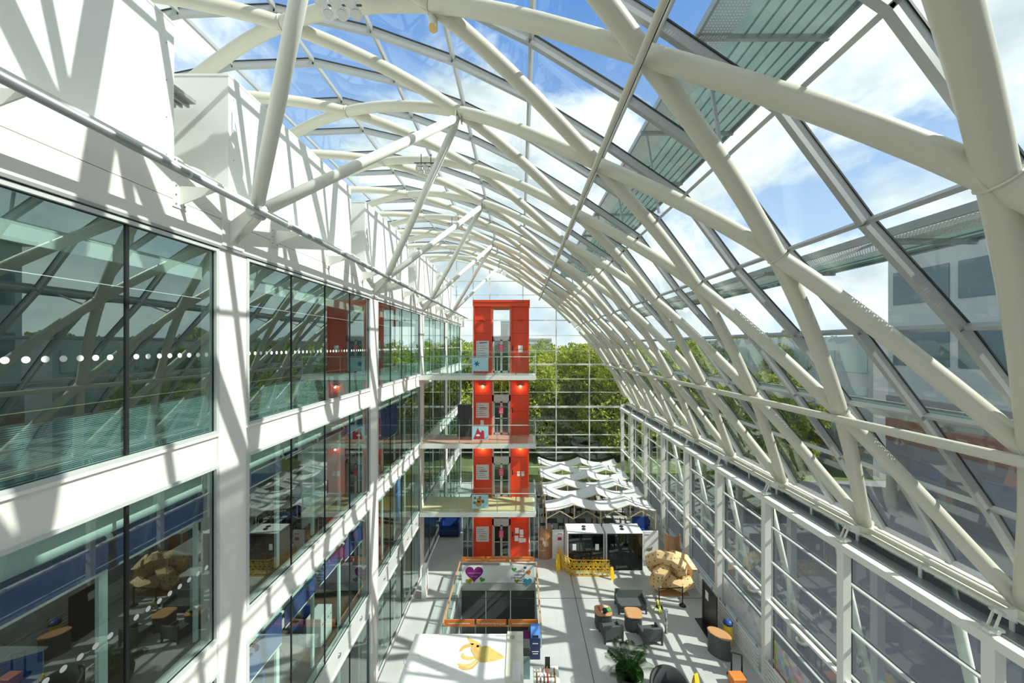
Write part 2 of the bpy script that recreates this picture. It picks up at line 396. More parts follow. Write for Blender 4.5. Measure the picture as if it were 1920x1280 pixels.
MB().tube([(8.35, YMIN, Z(-1.93)), (8.35, 14, Z(-1.93)), (8.35, YMAX, Z(-1.93))], .105, 14).build('purlin_tube', 'steel_cream', vault)
MB().tube([(11.0, YMIN, Z(-5.8)), (11.0, YMAX, Z(-5.8))], .085, 12).build('base_tube', 'steel_cream', vault)
b = MB()
for j in range(-4, 9):
    y = Y0 + BAY * j
    if y < YMAX: b.cyl((11, y, Z(-6.05)), (11, y, Z(-5.55)), .2, 16)
b.build('base_shoe', 'steel_cream', vault)
# overhead track rail hanging beside the R3 node line
tr_ = thing('track_rail', 'long slim overhead access rail running the length of the glass vault', 'rail', (2.0, 7, Z(4.55)))
MB().tube([(1.93, -2, Z(4.62)), (1.93, YE - .4, Z(4.62))], .06, 12).build('rail', 'steel_cream', tr_)
MB().bx(1.985, 2.0, -2, YE - .4, Z(4.59), Z(4.61)).build('groove', 'gasket', tr_)
MB().tube([(2.22, -2, Z(5.02)), (2.22, YE - .4, Z(5.02))], .028, 8).build('cable_pipe', 'alu_light', tr_)
b = MB()
for j in range(-2, 17):
    y = 2 + 1.825 * j + .4
    b.bar((1.93, y, Z(4.65)), (2.22, y, Z(5.02)), .03, .03); b.cyl((2.22, y, Z(5.0)), (2.3, y, Z(5.2)), .02, 6)
b.build('hanger', 'alu_light', tr_)

# V struts from the crown nodes to the left building
sb = [7.47 + 7.27 * k for k in range(-1, 4)]
SBX, SBZ = -5.45, 2.72
node_x, node_z = -1.95, 7.28
for i in range(-1, 5):
    ny = Y0 + BAY * (2 * i + 1)
    if ny > YMAX: continue
    for s_ in (-1, 1):
        by = ny + s_ * BAY
        by = min(sb, key=lambda q: abs(q - by)) if abs(min(sb, key=lambda q: abs(q - by)) - by) < 2 else by
        if by > YE - .5: continue
        a = Vector((SBX, by, Z(SBZ))); c = Vector((node_x, ny, Z(node_z))); d = (c - a).normalized()
        side = 'near' if s_ < 0 else 'far'
        if by < 0: nm = 'white steel roof strut standing behind the viewpoint'
        t_ = thing('roof_strut', 'cream roof strut, %s leg of the %s V on the left wall' % (side, ORD[i + 1]), 'strut', tuple(a), group='roof struts')
        MB().tube([a + d * .25, c - d * .3], .125, 18).build('strut_tube', 'steel_white', t_)
        MB().tube([a, a + d * .3], [.05, .12], 12).build('cone_end', 'steel_white', t_); MB().tube([c - d * .35, c], [.12, .05], 12).build('cone_end', 'steel_white', t_)
b = thing('node_clevis', 'grey pin joint plates under the roof nodes where the struts meet', 'bracket', (node_x, Y0 + BAY, Z(node_z)))
q = MB()
for i in range(-1, 4):
    ny = Y0 + BAY * (2 * i + 1)
    q.bx(node_x - .09, node_x - .05, ny - .2, ny + .2, Z(node_z - .12), Z(node_z + .25)); q.bx(node_x + .05, node_x + .09, ny - .2, ny + .2, Z(node_z - .12), Z(node_z + .25))
    q.cyl((node_x - .14, ny, Z(node_z)), (node_x + .14, ny, Z(node_z)), .07, 14)
q.build('plate', 'steel_cream', b)

# ------------------------------------------------------------------ roof glazing
G = [(11.62, -5.75), (10.25, -3.48), (8.83, -1.48), (7.45, .35), (5.85, 2.12), (4.42, 4.05), (2.40, 5.42), (.28, 6.72), (-1.76, 7.72), (-3.95, 8.5), (-6.55, 9.1), (-9.15, 9.0), (-11.5, 8.5)]
ceil = struct('ceiling', (0, 0, Z(0)), 'arched glass roof in grey aluminium glazing bars')
ys = [Y0 - HB * 9 + HB * i for i in range(26)]; ys = [y for y in ys if y < YE] + [YE]
b = MB()
for i in range(len(G) - 1):
    for k in range(len(ys) - 1):
        (x0, z0), (x1, z1) = G[i], G[i + 1]; b.add([(x0, ys[k], Z(z0)), (x1, ys[k], Z(z1)), (x1, ys[k + 1], Z(z1)), (x0, ys[k + 1], Z(z0))], [(0, 1, 2, 3)])
b.build('glass_pane', 'glass_roof', ceil)
for y in ys[:-1]:
    b = MB(); b2 = MB()
    for i in range(len(G) - 1):
        (x0, z0), (x1, z1) = G[i], G[i + 1]; t = Vector((x1 - x0, 0, z1 - z0)).normalized(); nn = Vector((t.z, 0, -t.x)) * -1
        nn = Vector((-t.z, 0, t.x)); nn = nn if nn.dot(Vector((1, 0, 1)) if x0 > -2 else Vector((0, 0, 1))) > 0 else -nn
        a = Vector((x0, y, Z(z0))) - nn * .09; c = Vector((x1, y, Z(z1))) - nn * .09
        b.bar(a, c, .115, .19, nn); b2.bar(a + nn * .105, c + nn * .105, .15, .03, nn)
    gb = b.build('glazing_bar', 'alu_mid', ceil); b2.build('gasket', 'gasket', gb, world=False)
for i in range(0, len(G)):
    x, z = G[i]; a = P
    t = Vector((G[min(i + 1, 12)][0] - G[max(i - 1, 0)][0], 0, G[min(i + 1, 12)][1] - G[max(i - 1, 0)][1])).normalized(); nn = Vector((-t.z, 0, t.x))
    if nn.z < -.01 or (nn.x < 0 and x > 0): nn = -nn
    c = Vector((x, 0, Z(z))) - nn * .06
    MB().bar(c + Vector((0, -9, 0)), c + Vector((0, YE, 0)), .075, .12, nn).build('long_glazing_bar', 'alu_mid', ceil)

# ------------------------------------------------------------------ sunshades outside the vault
def shade(label, x0, x1, z, gr, nb, y0, y1, arm):
    t_ = thing('sunshade', label, 'sunshade', ((x0 + x1) / 2, 10, Z(z)), group='louvred sunshades outside the roof')
    MB().bx(x0, x0 + gr, y0, y1, Z(z - .01), Z(z + .01)).build('grating', 'grating', t_)
    b = MB(); wd = (x1 - x0 - gr) / nb
    for k in range(nb):
        xa = x0 + gr + wd * (k + .5)
        b.obx((xa, (y0 + y1) / 2, Z(z - .02)), (wd * .92, y1 - y0, .015), Matrix.Rotation(.35, 3, 'Y'))
    b.build('louvre_blade', 'blade_glass', t_)
    b = MB(); y = y0 + .5
    while y < y1:
        b.bx(x0 - .1, x1, y - .04, y + .04, Z(z - .18), Z(z - .06)); b.bar((x0 + .1, y, Z(z - .1)), (arm[0], y, Z(arm[1])), .06, .06); y += 3.65
    b.bx(x0 - .06, x0, y0, y1, Z(z - .1), Z(z + .08)); b.bx(x1 - .03, x1 + .03, y0, y1, Z(z - .1), Z(z + .06)); b.build('frame', 'alu', t_)
    return t_
shade('long grated walkway with green glass louvres above the crown of the glass vault', 4.0, 6.9, 7.0, .75, 7, -7, YE, (4.5, 4.3))
shade('narrow grated sunshade outside the vault at mid height, above the horizon line', 8.0, 10.2, 2.45, 1.3, 3, -7, YE, (6.4, 1.7))
shade('lowest grated sunshade outside the vault near the purlin tube', 9.6, 11.2, -1.75, .9, 2, -7, YE, (8.95, -1.7))

# ------------------------------------------------------------------ gutter, right wall
gut = struct('trim_2', (10.6, 10, Z(-6)), 'gutter and sill at the foot of the vault')
MB().bx(10.15, 10.42, -4, YE, Z(-6.5), Z(-6.28)).build('head_beam', 'steel_white', gut)
MB().bx(10.42, 10.8, -4, YE, Z(-6.32), Z(-6.24)).build('gutter_tray', 'galv', gut)
MB().bx(10.80, 10.86, -4, YE, Z(-6.24), Z(-5.98)).build('dark_vent_strip', 'glass_dark', gut)
b = MB()
for k in range(24): y = -3 + k * HB; b.bx(10.77, 10.88, y - .04, y + .04, Z(-6.26), Z(-5.9))
b.build('vent_post', 'alu_light', gut)
MB().bx(10.78, 11.66, -4, YE, Z(-5.98), Z(-5.92)).build('sill_board', 'sill_cream', gut)
colY = [Y0 + BAY * k for k in range(-3, 8)]
wr = struct('wall_right', (XR, 10, 0), 'white columns and grey framed glazing of the right wall')
for y in colY: MB().bx(XR - .12, XR + .14, y - .12, y + .12, 0, Z(-6.5)).build('column', 'steel_white', wr, bevel=.01)
XG = 10.85
mull = [c + .35 for c in colY]
b = MB()
for y in mull: b.bx(XG - .14, XG - .02, y - .05, y + .05, 0, Z(-6.25))
b.build('mullion', 'alu_light', wr)
b = MB()
for y in mull: b.bx(XG - .018, XG - .012, y - .075, y + .075, 0, Z(-6.25))
b.build('gasket', 'gasket', wr)
TZ = [(-7.75, .05), (-9.25, .06), (-10.75, .08), (-12.0, .05), (-13.4, .05)]
b = MB(); b2 = MB()
for z, h in TZ: b.bx(XG - .13, XG - .02, -4, YE, Z(z - h / 2), Z(z + h / 2)); b2.bx(XG - .02, XG - .012, -4, YE, Z(z - h / 2 - .015), Z(z + h / 2 + .015))
b.build('transom', 'alu_light', wr); b2.build('transom_gasket', 'gasket', wr)
b = MB()
for z in (-10.6,): b.bx(XR - .05, XR + .1, -4, YE, Z(z - .05), Z(z + .05))
for y in colY:
    for z in (-9.25, -10.6): b.bx(XR + .1, XG - .1, y + .3, y + .38, Z(z - .03), Z(z + .03)); 
b.build('inner_rail', 'steel_white', wr)
MB().add([(XG, -4, 0), (XG, YE, 0), (XG, YE, Z(-6.2)), (XG, -4, Z(-6.2))], [(0, 1, 2, 3)]).build('glass_pane', 'glass_wall', wr)
# brackets with link arms between column heads and vault shoes
br0 = None
for n_, y in enumerate([c for c in colY if c > 0]):
    lb = 'white cantilever bracket with link arm on the %s column head of the right wall' % ORD[n_]
    if br0 is None:
        br0 = thing('link_bracket', lb, 'bracket', (XR, y, Z(-6.2)), group='column head brackets')
        b = MB(); b.prism([(.85, .5), (.62, .12), (.1, .38), (.1, .46)], -.03, .03, lambda u, v, w_: (u - .05, w_, v)); b.build('arm_plate', 'steel_white', br0, world=False)
        MB().cyl((.1, -.12, .42), (.1, .12, .42), .05, 12).build('pin', 'alu_light', br0, world=False); MB().cyl((-.05, -.14, .05), (-.05, .14, .05), .05, 12).build('pin', 'alu_light', br0, world=False)
        b = MB()
        for s_ in (-.06, .06): b.bar((.1, s_, .42), (-.05, s_, .05), .025, .05)
        b.bx(-.16, .2, -.06, .06, -.02, .04); b.build('link_arm', 'steel_white', br0, world=False)
    else: dup(br0, lb, (XR, y, Z(-6.2)))
# raking props outside
pr0 = None
for n_, y in enumerate([c + 1.9 for c in colY if c > 2][:7]):
    lb = 'white raking prop outside the right glass wall, %s from the viewpoint' % ORD[n_]
    if pr0 is None:
        pr0 = thing('raking_prop', lb, 'prop', (12.4, y, 0), group='raking props outside')
        MB().tube([(.9, 0, -.06), (-.9, 0, Z(-6.0))], .13, 14).build('prop_tube', 'steel_white', pr0, world=False)
        MB().cyl((.9, 0, -.08), (.9, 0, .05), .25, 16).build('foot_plate', 'steel_white', pr0, world=False)
    else: dup(pr0, lb, (12.4, y, 0))
# pipe-rail radiators at the foot of the right wall
rd0 = None
for n_, y in enumerate([c for c in colY if c > 4][:8]):
    lb = 'pale finned rail radiator at the foot of the right wall, %s bay from the viewpoint' % ORD[n_]
    if rd0 is None:
        rd0 = thing('rail_radiator', lb, 'radiator', (XR - .02, y, 0), group='radiators along the right wall')
        b = MB()
        for k in range(6): b.bx(-.16, -.12, .25, BAY - .25, .12 + k * .16, .2 + k * .16)
        b.build('fin', 'steel_white', rd0, world=False)
        b = MB()
        for yy in (.4, BAY / 2, BAY - .4): b.bx(-.12, -.07, yy - .03, yy + .03, 0, 1.12)
        b.build('post', 'alu', rd0, world=False)
    else: dup(rd0, lb, (XR - .02, y, 0))
MB().bx(XR - .2, XR - .1, 2, YE, 0, .06).build('baseboard_right', 'steel_white')['kind'] = 'structure'

# ------------------------------------------------------------------ end gable
we = struct('wall_back', (2, YE, 0), 'glazed end gable')
b = MB()
def gtop(x):
    for i in range(len(G) - 1):
        (x1, z1), (x0, z0) = G[i], G[i + 1]
        if x0 <= x <= x1: return z0 + (z1 - z0) * (x - x0) / (x1 - x0)
    return -5.8 if x > 0 else 8.5
for x in (-9.9, -6.5, -4.8, -3.1, .3, 3.7, 7.1):
    b.bx(x - .05, x + .05, YE - .05, YE + .12, 0, Z(gtop(x)))
b.bx(10.3, 10.6, YE - .2, YE + .1, 0, Z(-6)); b.build('post', 'steel_white', we)
b = MB()
def xlim(z):
    xs = [x / 20 for x in range(-200, 232) if gtop(x / 20) > z]
    return (max(xs) if xs else 11) if z > -5.75 else 10.8
for z, h in ((6.6, .04), (5.2, .04), (3.9, .04), (2.6, .09), (1.04, .05), (-.5, .03), (-1.9, .16), (-3.4, .05), (-4.75, .05), (-6.25, .18), (-7.65, .05), (-9.1, .05), (-10.4, .12), (-10.9, .10), (-12.4, .05)):
    b.bx(-11, xlim(z), YE - .04, YE + .1, Z(z - h / 2), Z(z + h / 2))
b.build('rail', 'steel_white', we)
b = MB()
for i in range(len(G) - 1):
    (x0, z0), (x1, z1) = G[i], G[i + 1]; b.bar((x0 - .12, YE - .1, Z(z0 - .2)), (x1, YE - .1, Z(z1 - .25)), .35, .28, (0, 1, 0))
b.build('gable_rib', 'steel_white', we)
b = MB()
for i in range(len(G) - 1):
    (x0, z0), (x1, z1) = G[i], G[i + 1]; b.add([(x0, YE + .05, 0), (x0, YE + .05, Z(z0)), (x1, YE + .05, Z(z1)), (x1, YE + .05, 0)], [(0, 1, 2, 3)])
b.build('glass_pane', 'glass_wall', we)

# ------------------------------------------------------------------ left building
wl = struct('wall_left', (XL, 10, 0), 'pale precast frame of the left building')
CY = [7.52 + 7.25 * k for k in range(-1, 5)]
HEADS = [(1.91, -1.73), (-2.35, -5.80), (-6.42, -9.85), (-10.6, -13.85)]
for y in CY: MB().bx(XL - .35, XL, y - .36, y + .36, 0, Z(1.95)).build('column', 'concrete', wl)
for i, (t1, t0) in enumerate(((-1.73, -2.35), (-5.80, -6.42))):
    for k in range(len(CY) - 1):
        b = MB(); y0, y1 = CY[k] + .36, CY[k + 1] - .36; hy = (y0 + y1) / 2
        b.bx(XL - .35, XL - .03, y0 + .006, hy - .006, Z(t0), Z(t1)); b.bx(XL - .35, XL - .03, hy + .006, y1 - .006, Z(t0), Z(t1))
        b.bx(XL - .04, XL + .02, y0, y1, Z(t1 - .05), Z(t1)); b.build('spandrel', 'concrete', wl)
for k in range(len(CY) - 1):
    y0, y1 = CY[k] + .36, CY[k + 1] - .36
    sp = MB().bx(XL - .3, XL - .03, y0, y1, Z(-10.6), Z(-9.85)).build('metal_spandrel', 'alu_light', wl)
    b = MB()
    for q in range(4): yy = y0 + (y1 - y0) * (q + .5) / 4; b.lathe([(.0, 0), (.07, 0), (.05, .05), (0, .07)], n=12) if False else b.cyl((XL - .03, yy, Z(-10.2)), (XL + .02, yy, Z(-10.2)), .07, 14)
    b.build('round_vent', 'chrome', sp, world=False)
b = MB()
fy = [y for c in CY for y in (c - .0,)]
b.bx(XL - .7, XL - .012, -3, YE, Z(1.95), Z(3.12)); b.build('fascia_core', 'gasket', wl)
b = MB(); yy = -3.0 + (CY[0] % 3.625)
edges = [CY[0] - 3.625] + [c + d for c in CY for d in (0, 3.625)]
for a, c in zip(edges[:-1], edges[1:]):
    for z0, z1 in ((1.97, 2.5), (2.512, 3.14)): b.bx(XL - .02, XL + .03, a + .006, c - .006, Z(z0), Z(z1))
b.build('fascia_panel', 'concrete', wl)
MB().bx(-8.2, XL + .03, -3, YE, Z(3.14), Z(3.18)).build('parapet_ledge', 'panel_white', wl)
b = MB(); b.bx(XL - .02, XL + .05, -3, YE, Z(1.93), Z(1.98)); b.build('drip_edge', 'alu', wl)
# windows
wn = 0
def room_shell():
    cols = ['wall_room', 'wall_room', 'wall_purple', 'wall_room']
    for i, (h1, h0) in enumerate(HEADS):
        b = MB(); b.bx(-13, XL - .36, 0.2, 36.8, Z(h0 - .12), Z(h0 - .02)); smesh(b, 'floor', ['floor_room', 'carpet_brown', 'carpet_brown', 'floor_room'][i], 'room floor behind the left glazing, storey %d from the top' % (i + 1))
        b = MB(); b.bx(-13, XL - .36, 0.2, 36.8, Z(h1 + .02), Z(h1 + .14)); smesh(b, 'ceiling', 'ceiling_room', 'room ceiling behind the left glazing, storey %d from the top' % (i + 1))
        b = MB(); b.bx(-13.2, -13, 0.2, 36.8, Z(h0), Z(h1)); smesh(b, 'wall_inner', cols[i], 'back wall of the left rooms, storey %d from the top' % (i + 1))
    for n_, y in enumerate(CY[1:-1]):
        b = MB(); b.bx(-13, XL - .6, y - .08, y + .08, Z(-13.9), Z(-6.45)); smesh(b, 'wall_partition', ['wall_yellow', 'wall_purple', 'wall_yellow', 'wall_teal'][n_ % 4])
    b = MB(); b.bx(-13.2, -6.3, 0, .2, 0, Z(2)); smesh(b, 'wall_partition', 'wall_room')
room_shell()
for i, (h1, h0) in enumerate(HEADS):
    for k in range(len(CY) - 1):
        wn += 1; y0, y1 = CY[k] + .36, CY[k + 1] - .36
        W = struct('window_%d' % wn, (XL, (y0 + y1) / 2, Z(h0)), 'window strip on the left wall')
        b = MB(); fw = .07
        b.bx(XL - .14, XL + .02, y0, y0 + fw, Z(h0), Z(h1)); b.bx(XL - .14, XL + .02, y1 - fw, y1, Z(h0), Z(h1))
        b.bx(XL - .14, XL + .02, y0 + fw, y1 - fw, Z(h1 - .06), Z(h1)); b.bx(XL - .14, XL + .02, y0 + fw, y1 - fw, Z(h0), Z(h0 + .06)); b.build('window_frame', 'alu_light', W)
        b = MB(); gy = .012
        for yy in (y0 + fw, y1 - fw - gy): b.bx(XL - .06, XL - .035, yy, yy + gy, Z(h0), Z(h1))
        b.bx(XL - .06, XL - .035, y0, y1, Z(h1 - .075), Z(h1 - .06)); b.bx(XL - .06, XL - .035, y0, y1, Z(h0 + .06), Z(h0 + .07))
        ms_ = [y0 + (y1 - y0) * q / 4 for q in (1, 2, 3)]
        for q, yy in enumerate(ms_): ww = .045 if q == 2 and k == 0 else .02; b.bx(XL - .07, XL - .03, yy - ww / 2, yy + ww / 2, Z(h0), Z(h1))
        b.build('mullion', 'gasket', W)
        MB().add([(XL - .05, y0, Z(h0)), (XL - .05, y1, Z(h0)), (XL - .05, y1, Z(h1)), (XL - .05, y0, Z(h1))], [(0, 1, 2, 3)]).build('glass_pane', 'glass_window' if i == 0 else 'glass_window_low', W)
        b = MB(); zz = Z(h0 + 1.56); yy = y0 + .15
        if i == 0 or (i == 1 and k == 0):
            while yy < y1 - .1:
                if min(abs(yy - m_) for m_ in ms_) > .07:
                    b.add([(XL - .045, yy + .042 * math.cos(a), zz + .042 * math.sin(a)) for a in [2 * PI * q / 14 for q in range(14)]], [tuple(range(14))])
                yy += .181
            b.build('manifestation_dot', 'paper', W)
        if i == 0: MB().bx(XL - .13, XL - .12, y0, y1, Z(h0 + .02), Z(h0 + .75)).build('hatched_film', 'frit', W)
        # white bulkhead behind the head of the window
        MB().bx(XL - .34, XL - .3, y0, y1, Z(h1 - (.62 if i == 0 else .5)), Z(h1 - .0)).build('bulkhead', 'panel_white' if i == 0 else 'bulkhead', W)
        b = MB()
        for q in range(5):
            yy = y0 + (y1 - y0) * q / 4; b.bx(XL - .46, XL - .40, max(y0, yy - .06), min(y1, yy + .06), Z(h0), Z(h1))
        if i: b.build('inner_post', 'bulkhead', W)
# roller blinds on the storeys below the top one
def blind(y0, y1, zt, drop, label):
    t_ = thing('roller_blind', label, 'blind', (XL - .25, (y0 + y1) / 2, zt), group='blue roller blinds')
    MB().bx(XL - .27, XL - .255, y0, y1, zt - drop, zt).build('fabric', 'blind_blue', t_)
    b = MB(); b.cyl((XL - .25, y0, zt), (XL - .25, y1, zt), .035, 10); b.build('roller', 'navy', t_)
    b = MB(); b.cyl((XL - .26, y0 + .02, zt - drop), (XL - .26, y1 - .02, zt - drop), .022, 8); b.cyl((XL - .25, y1 - .06, zt), (XL - .25, y1 + .02, zt), .045, 10); b.build('bottom_bar', 'steel_white', t_)
for i in (1, 2):
    h1, h0 = HEADS[i]
    for k in range(0, 3):
        y0, y1 = CY[k] + .36, CY[k + 1] - .36
        for q in range(4):
            a, c = y0 + (y1 - y0) * q / 4 + .06, y0 + (y1 - y0) * (q + 1) / 4 - .06
            drop = [[.55, .55, .5, .5], [.4, .12, .1, .3], [1.4, 1.5, .3, .1]][k][q] + (.4 if i == 2 else 0)
            if i == 2 and k == 2: continue
            blind(a, c, Z(h1 - .52), drop, 'blue roller blind, %s window row, %s bay from the viewpoint, %s pane' % (['', 'second', 'third'][i], ['first', 'second', 'third'][k], ['first', 'second', 'third', 'fourth'][q]))
# room lights: slim ceiling panels
for i in (0, 1, 2, 3):
    for k in range(5):
        y = (CY[k] + CY[k + 1]) / 2
        b = MB().bx(-8.6, -8.3, y - 1.6, y + 1.6, Z(HEADS[i][0] - .03), Z(HEADS[i][0] + .02)).build('ceiling_light', 'panel_light')
        tag(b, 'linear white ceiling light in the room of window row %s, %s bay' % (['one', 'two', 'three', 'four'][i], ['first', 'second', 'third', 'fourth', 'fifth'][k]), 'light', 'office ceiling lights')
# furniture behind the glass
dk0 = None
spots = [(-8.3, 9.6, 1), (-8.3, 11.6, 1), (-8.0, 13.2, 1), (-9.6, 10.6, 1), (-8.2, 16.9, 1), (-8.2, 19.4, 1), (-8.1, 9.7, 2), (-8.1, 12.4, 2), (-8.2, 17.3, 2), (-8.4, 3.4, 1), (-8.4, 5.4, 1)]
for n_, (x, y, lv) in enumerate(spots):
    lb = 'white office desk with monitor behind the %s window row, %s from the viewpoint' % (['', 'second', 'third'][lv], ORD[n_])
    z = Z(HEADS[lv][1] - .02)
    if dk0 is None:
        dk0 = thing('office_desk', lb, 'desk', (x, y, z), group='office desks')
        MB().bx(-.4, .4, -.75, .75, .70, .73).build('desk_top', 'white', dk0, world=False)
        for a in (-.36, .36):
            for c in (-.7, .7): MB().cyl((a, c, 0), (a, c, .7), .02, 8).build('leg', 'alu', dk0, world=False)
        MB().bx(-.1, -.06, -.28, .28, .84, 1.2).bx(-.12, -.02, -.05, .05, .73, .9).build('monitor', 'black', dk0, world=False)
        MB().bx(.05, .25, -.2, .12, .73, .75).build('keyboard', 'charcoal', dk0, world=False)
    else: dup(dk0, lb, (x, y, z))
oc0 = None
for n_, (x, y, lv) in enumerate([(-7.4, 9.4, 1), (-7.3, 11.5, 1), (-7.2, 13.0, 1), (-7.4, 17.0, 1), (-7.3, 9.8, 2), (-7.3, 12.2, 2), (-7.6, 3.6, 1), (-7.6, 5.4, 1)]):
    lb = 'blue seated office chair behind the %s row of left windows, %s from the viewpoint' % (['', 'second', 'third'][lv], ORD[n_]); z = Z(HEADS[lv][1] - .02)
    if oc0 is None:
        oc0 = thing('office_chair', lb, 'chair', (x, y, z), group='office chairs')
        MB().bx(-.24, .24, -.24, .24, .42, .5).build('seat', 'blue', oc0, world=False, bevel=.02)
        MB().bx(.2, .27, -.22, .22, .55, 1.0).build('backrest', 'blue', oc0, world=False, bevel=.02)
        b = MB(); b.cyl((0, 0, .06), (0, 0, .42), .025, 8)
        for a in range(5): b.bar((0, 0, .08), (.28 * math.cos(a * 1.2566), .28 * math.sin(a * 1.2566), .04), .04, .03)
        b.bar((.2, 0, .44), (.24, 0, .6), .04, .03); b.build('base', 'black', oc0, world=False)
    else: dup(oc0, lb, (x, y, z), .3 * n_)
cab0 = None
for n_, (x, y, lv, mt) in enumerate([(-7.0, 8.3, 1, 'white'), (-6.75, 12.2, 2, 'white')]):
    t_ = thing('low_cabinet', ['white low cabinet with round holes by the column in the second window row', 'white low cabinet in the third window row'][n_], 'cabinet', (x, y, Z(HEADS[lv][1] - .02)))
    MB().bx(-.25, .25, -.35, .35, 0, .95).build('body', mt, t_, world=False, bevel=.02)
    b = MB()
    for k in range(4): b.cyl((.25, -.25 + .17 * k, .7), (.256, -.25 + .17 * k, .7), .035, 12)
    b.build('hole', 'teal_box', t_, world=False)
for n_, (y, c_, lv) in enumerate([(13.6, 'frosted white', 1), (12.2, 'frosted white', 1)]):
    t_ = tag(MB().bx(-6.95, -6.9, y - .7, y + .7, Z(HEADS[lv][1] - .02), Z(HEADS[lv][1] + 2.6)).build('glass_screen', 'board_grey'), '%s standing screen behind the second window row, %s' % (c_, ['beside the second column', 'left one of the pair'][n_]), 'screen')
t_ = tag(MB().cyl((-6.9, 20.5, Z(-9.87)), (-6.9, 20.5, Z(-7.2)), .12, 16).build('light_column', 'blue_light'), 'blue glowing tall tube in the third window row', 'tube')

# dark handrail pipe in front of the fascia with its brackets
hp = thing('guard_pipe', 'galvanised grey pipe running along the top of the left wall', 'pipe', (-5.3, 10, Z(2.72)))
MB().tube([(-5.28, -2, Z(2.73)), (-5.28, YE - .6, Z(2.73))], .062, 14).build('pipe', 'galv', hp)
b = MB(); y = .9
while y < YE - 1: b.tube([(-5.28, y, Z(2.73)), (-5.28, y + .05, Z(2.73))], .068, 14); y += 2.42
b.build('coupling', 'alu_light', hp)
fb0 = None; n_ = 0
for k in range(-2, 13):
    y = 6.3 + 2.42 * k
    if y > YE - 1 or y < 0: continue
    lb = 'white tapered fin bracket bolted to the left fascia, %s from the viewpoint' % ORD[n_]; n_ += 1
    if fb0 is None:
        fb0 = thing('fin_bracket', lb, 'bracket', (XL + .03, y, Z(2.5)), group='fin brackets of the guard pipe')
        MB().bx(0, .02, -.13, .13, -.12, .3).build('base_plate', 'steel_white', fb0, world=False)
        MB().prism([(.02, .27), (.66, .24), (.66, .18), (.02, -.06)], -.01, .01, lambda u, v, w_: (u, w_, v)).build('fin', 'steel_white', fb0, world=False)
        b = MB()
        for a in (-.08, .08):
            for c in (-.06, .1, .25): b.cyl((.02, a, c), (.035, a, c), .014, 8)
        b.build('bolt', 'alu', fb0, world=False)
    else: dup(fb0, lb, (XL + .03, y, Z(2.5)))
sb0 = None
for n_, y in enumerate([q for q in sb if q > 0]):
    lb = 'white pin bracket at the foot of the roof struts, %s from the viewpoint' % ORD[n_]
    if sb0 is None:
        sb0 = thing('strut_bracket', lb, 'bracket', (XL + .03, y, Z(2.3)), group='strut feet on the left wall')
        MB().bx(0, .03, -.28, .28, -.3, .25).build('base_plate', 'steel_white', sb0, world=False)
        b = MB(); b.prism([(.03, .2), (.5, .55), (.62, .45), (.5, .3), (.03, -.22)], -.12, -.08, lambda u, v, w_: (u, w_, v)); b.prism([(.03, .2), (.5, .55), (.62, .45), (.5, .3), (.03, -.22)], .08, .12, lambda u, v, w_: (u, w_, v)); b.build('side_plate', 'steel_white', sb0, world=False)
        b = MB(); b.cyl((.49, -.17, .43), (.49, .17, .43), .1, 16); b.build('pin', 'alu_light', sb0, world=False)
    else: dup(sb0, lb, (XL + .03, y, Z(2.3)))
# white plant screens on the parapet
for n_ in range(5):
    y0 = 8.27 + 7.3 * (n_ - 1); y1 = y0 + 6.0
    y1 = min(y1, YE - .3)
    t_ = thing('plant_screen', 'tall white panel screen box above the left parapet, %s from the viewpoint' % ORD[n_], 'screen', (-6.65, (y0 + y1) / 2, Z(3.2)), group='plant screens on the parapet')
    b = MB(); b.bx(-9.2, -6.65, y0, y1, Z(3.2), Z(6.15)); b.build('casing', 'panel_white', t_)
    b = MB(); b.bx(-9.21, -6.64, y0 - .01, y1 + .01, Z(6.15), Z(6.2)); b.build('coping', 'panel_white', t_)
    b = MB()
    for yy in (y0 + .15, y1 - .15):
        for zz in (3.6, 4.3, 5.0, 5.7): b.cyl((-6.65, yy, Z(zz)), (-6.642, yy, Z(zz)), .014, 8)
    b.build('fixing', 'alu', t_)
# service gear in the gap between screens
gp0 = None
for n_ in range(4):
    y0 = 8.27 + 7.3 * n_ - 1.3
    if y0 > YE - 2: continue
    lb = 'pair of grey air scoops with small rail in the %s gap between the white screens' % ORD[n_]
    if gp0 is None:
        gp0 = thing('air_scoop_unit', lb, 'vent', (-7.2, y0 + .65, Z(3.2)), group='air scoops between the screens')
        for q in (-.3, .25): MB().lathe([(.24, 0), (.22, .35), (.3, .6), (.27, .6), (.2, .35)], (0, q, 0), 20).build('scoop', 'alu_light', gp0, world=False)
        MB().bx(.2, .3, -.5, .5, 0, .22).build('cable_tray', 'charcoal', gp0, world=False)
        b = MB()
        for q in (-.55, .55): b.cyl((.5, q, 0), (.5, q, .42), .03, 10)
        b.cyl((.5, -.58, .42), (.5, .58, .42), .022, 10); b.build('guard_rail', 'alu_light', gp0, world=False)
        b = MB(); b.bx(-1.4, -.05, -.6, .5, 2.2, 2.28)
        for q in range(8): b.bx(-1.3 + q * .15, -1.25 + q * .15, -.6, .5, 2.12, 2.2)
        b.bx(-1.4, -1.32, -.6, -.5, 0, 2.2); b.build('overhead_louvre', 'alu', gp0, world=False)
    else: dup(gp0, lb, (-7.2, y0 + .65, Z(3.2)))
MB().bx(-11.4, -8.2, -3, YE, Z(3.0), Z(3.18)).build('ceiling', 'concrete')['kind'] = 'structure'
b = MB().bx(-11.6, -11.4, -3, YE, Z(3.0), Z(8.6)); smesh(b, 'wall_plant', 'panel_white', 'back wall behind the plant screens')

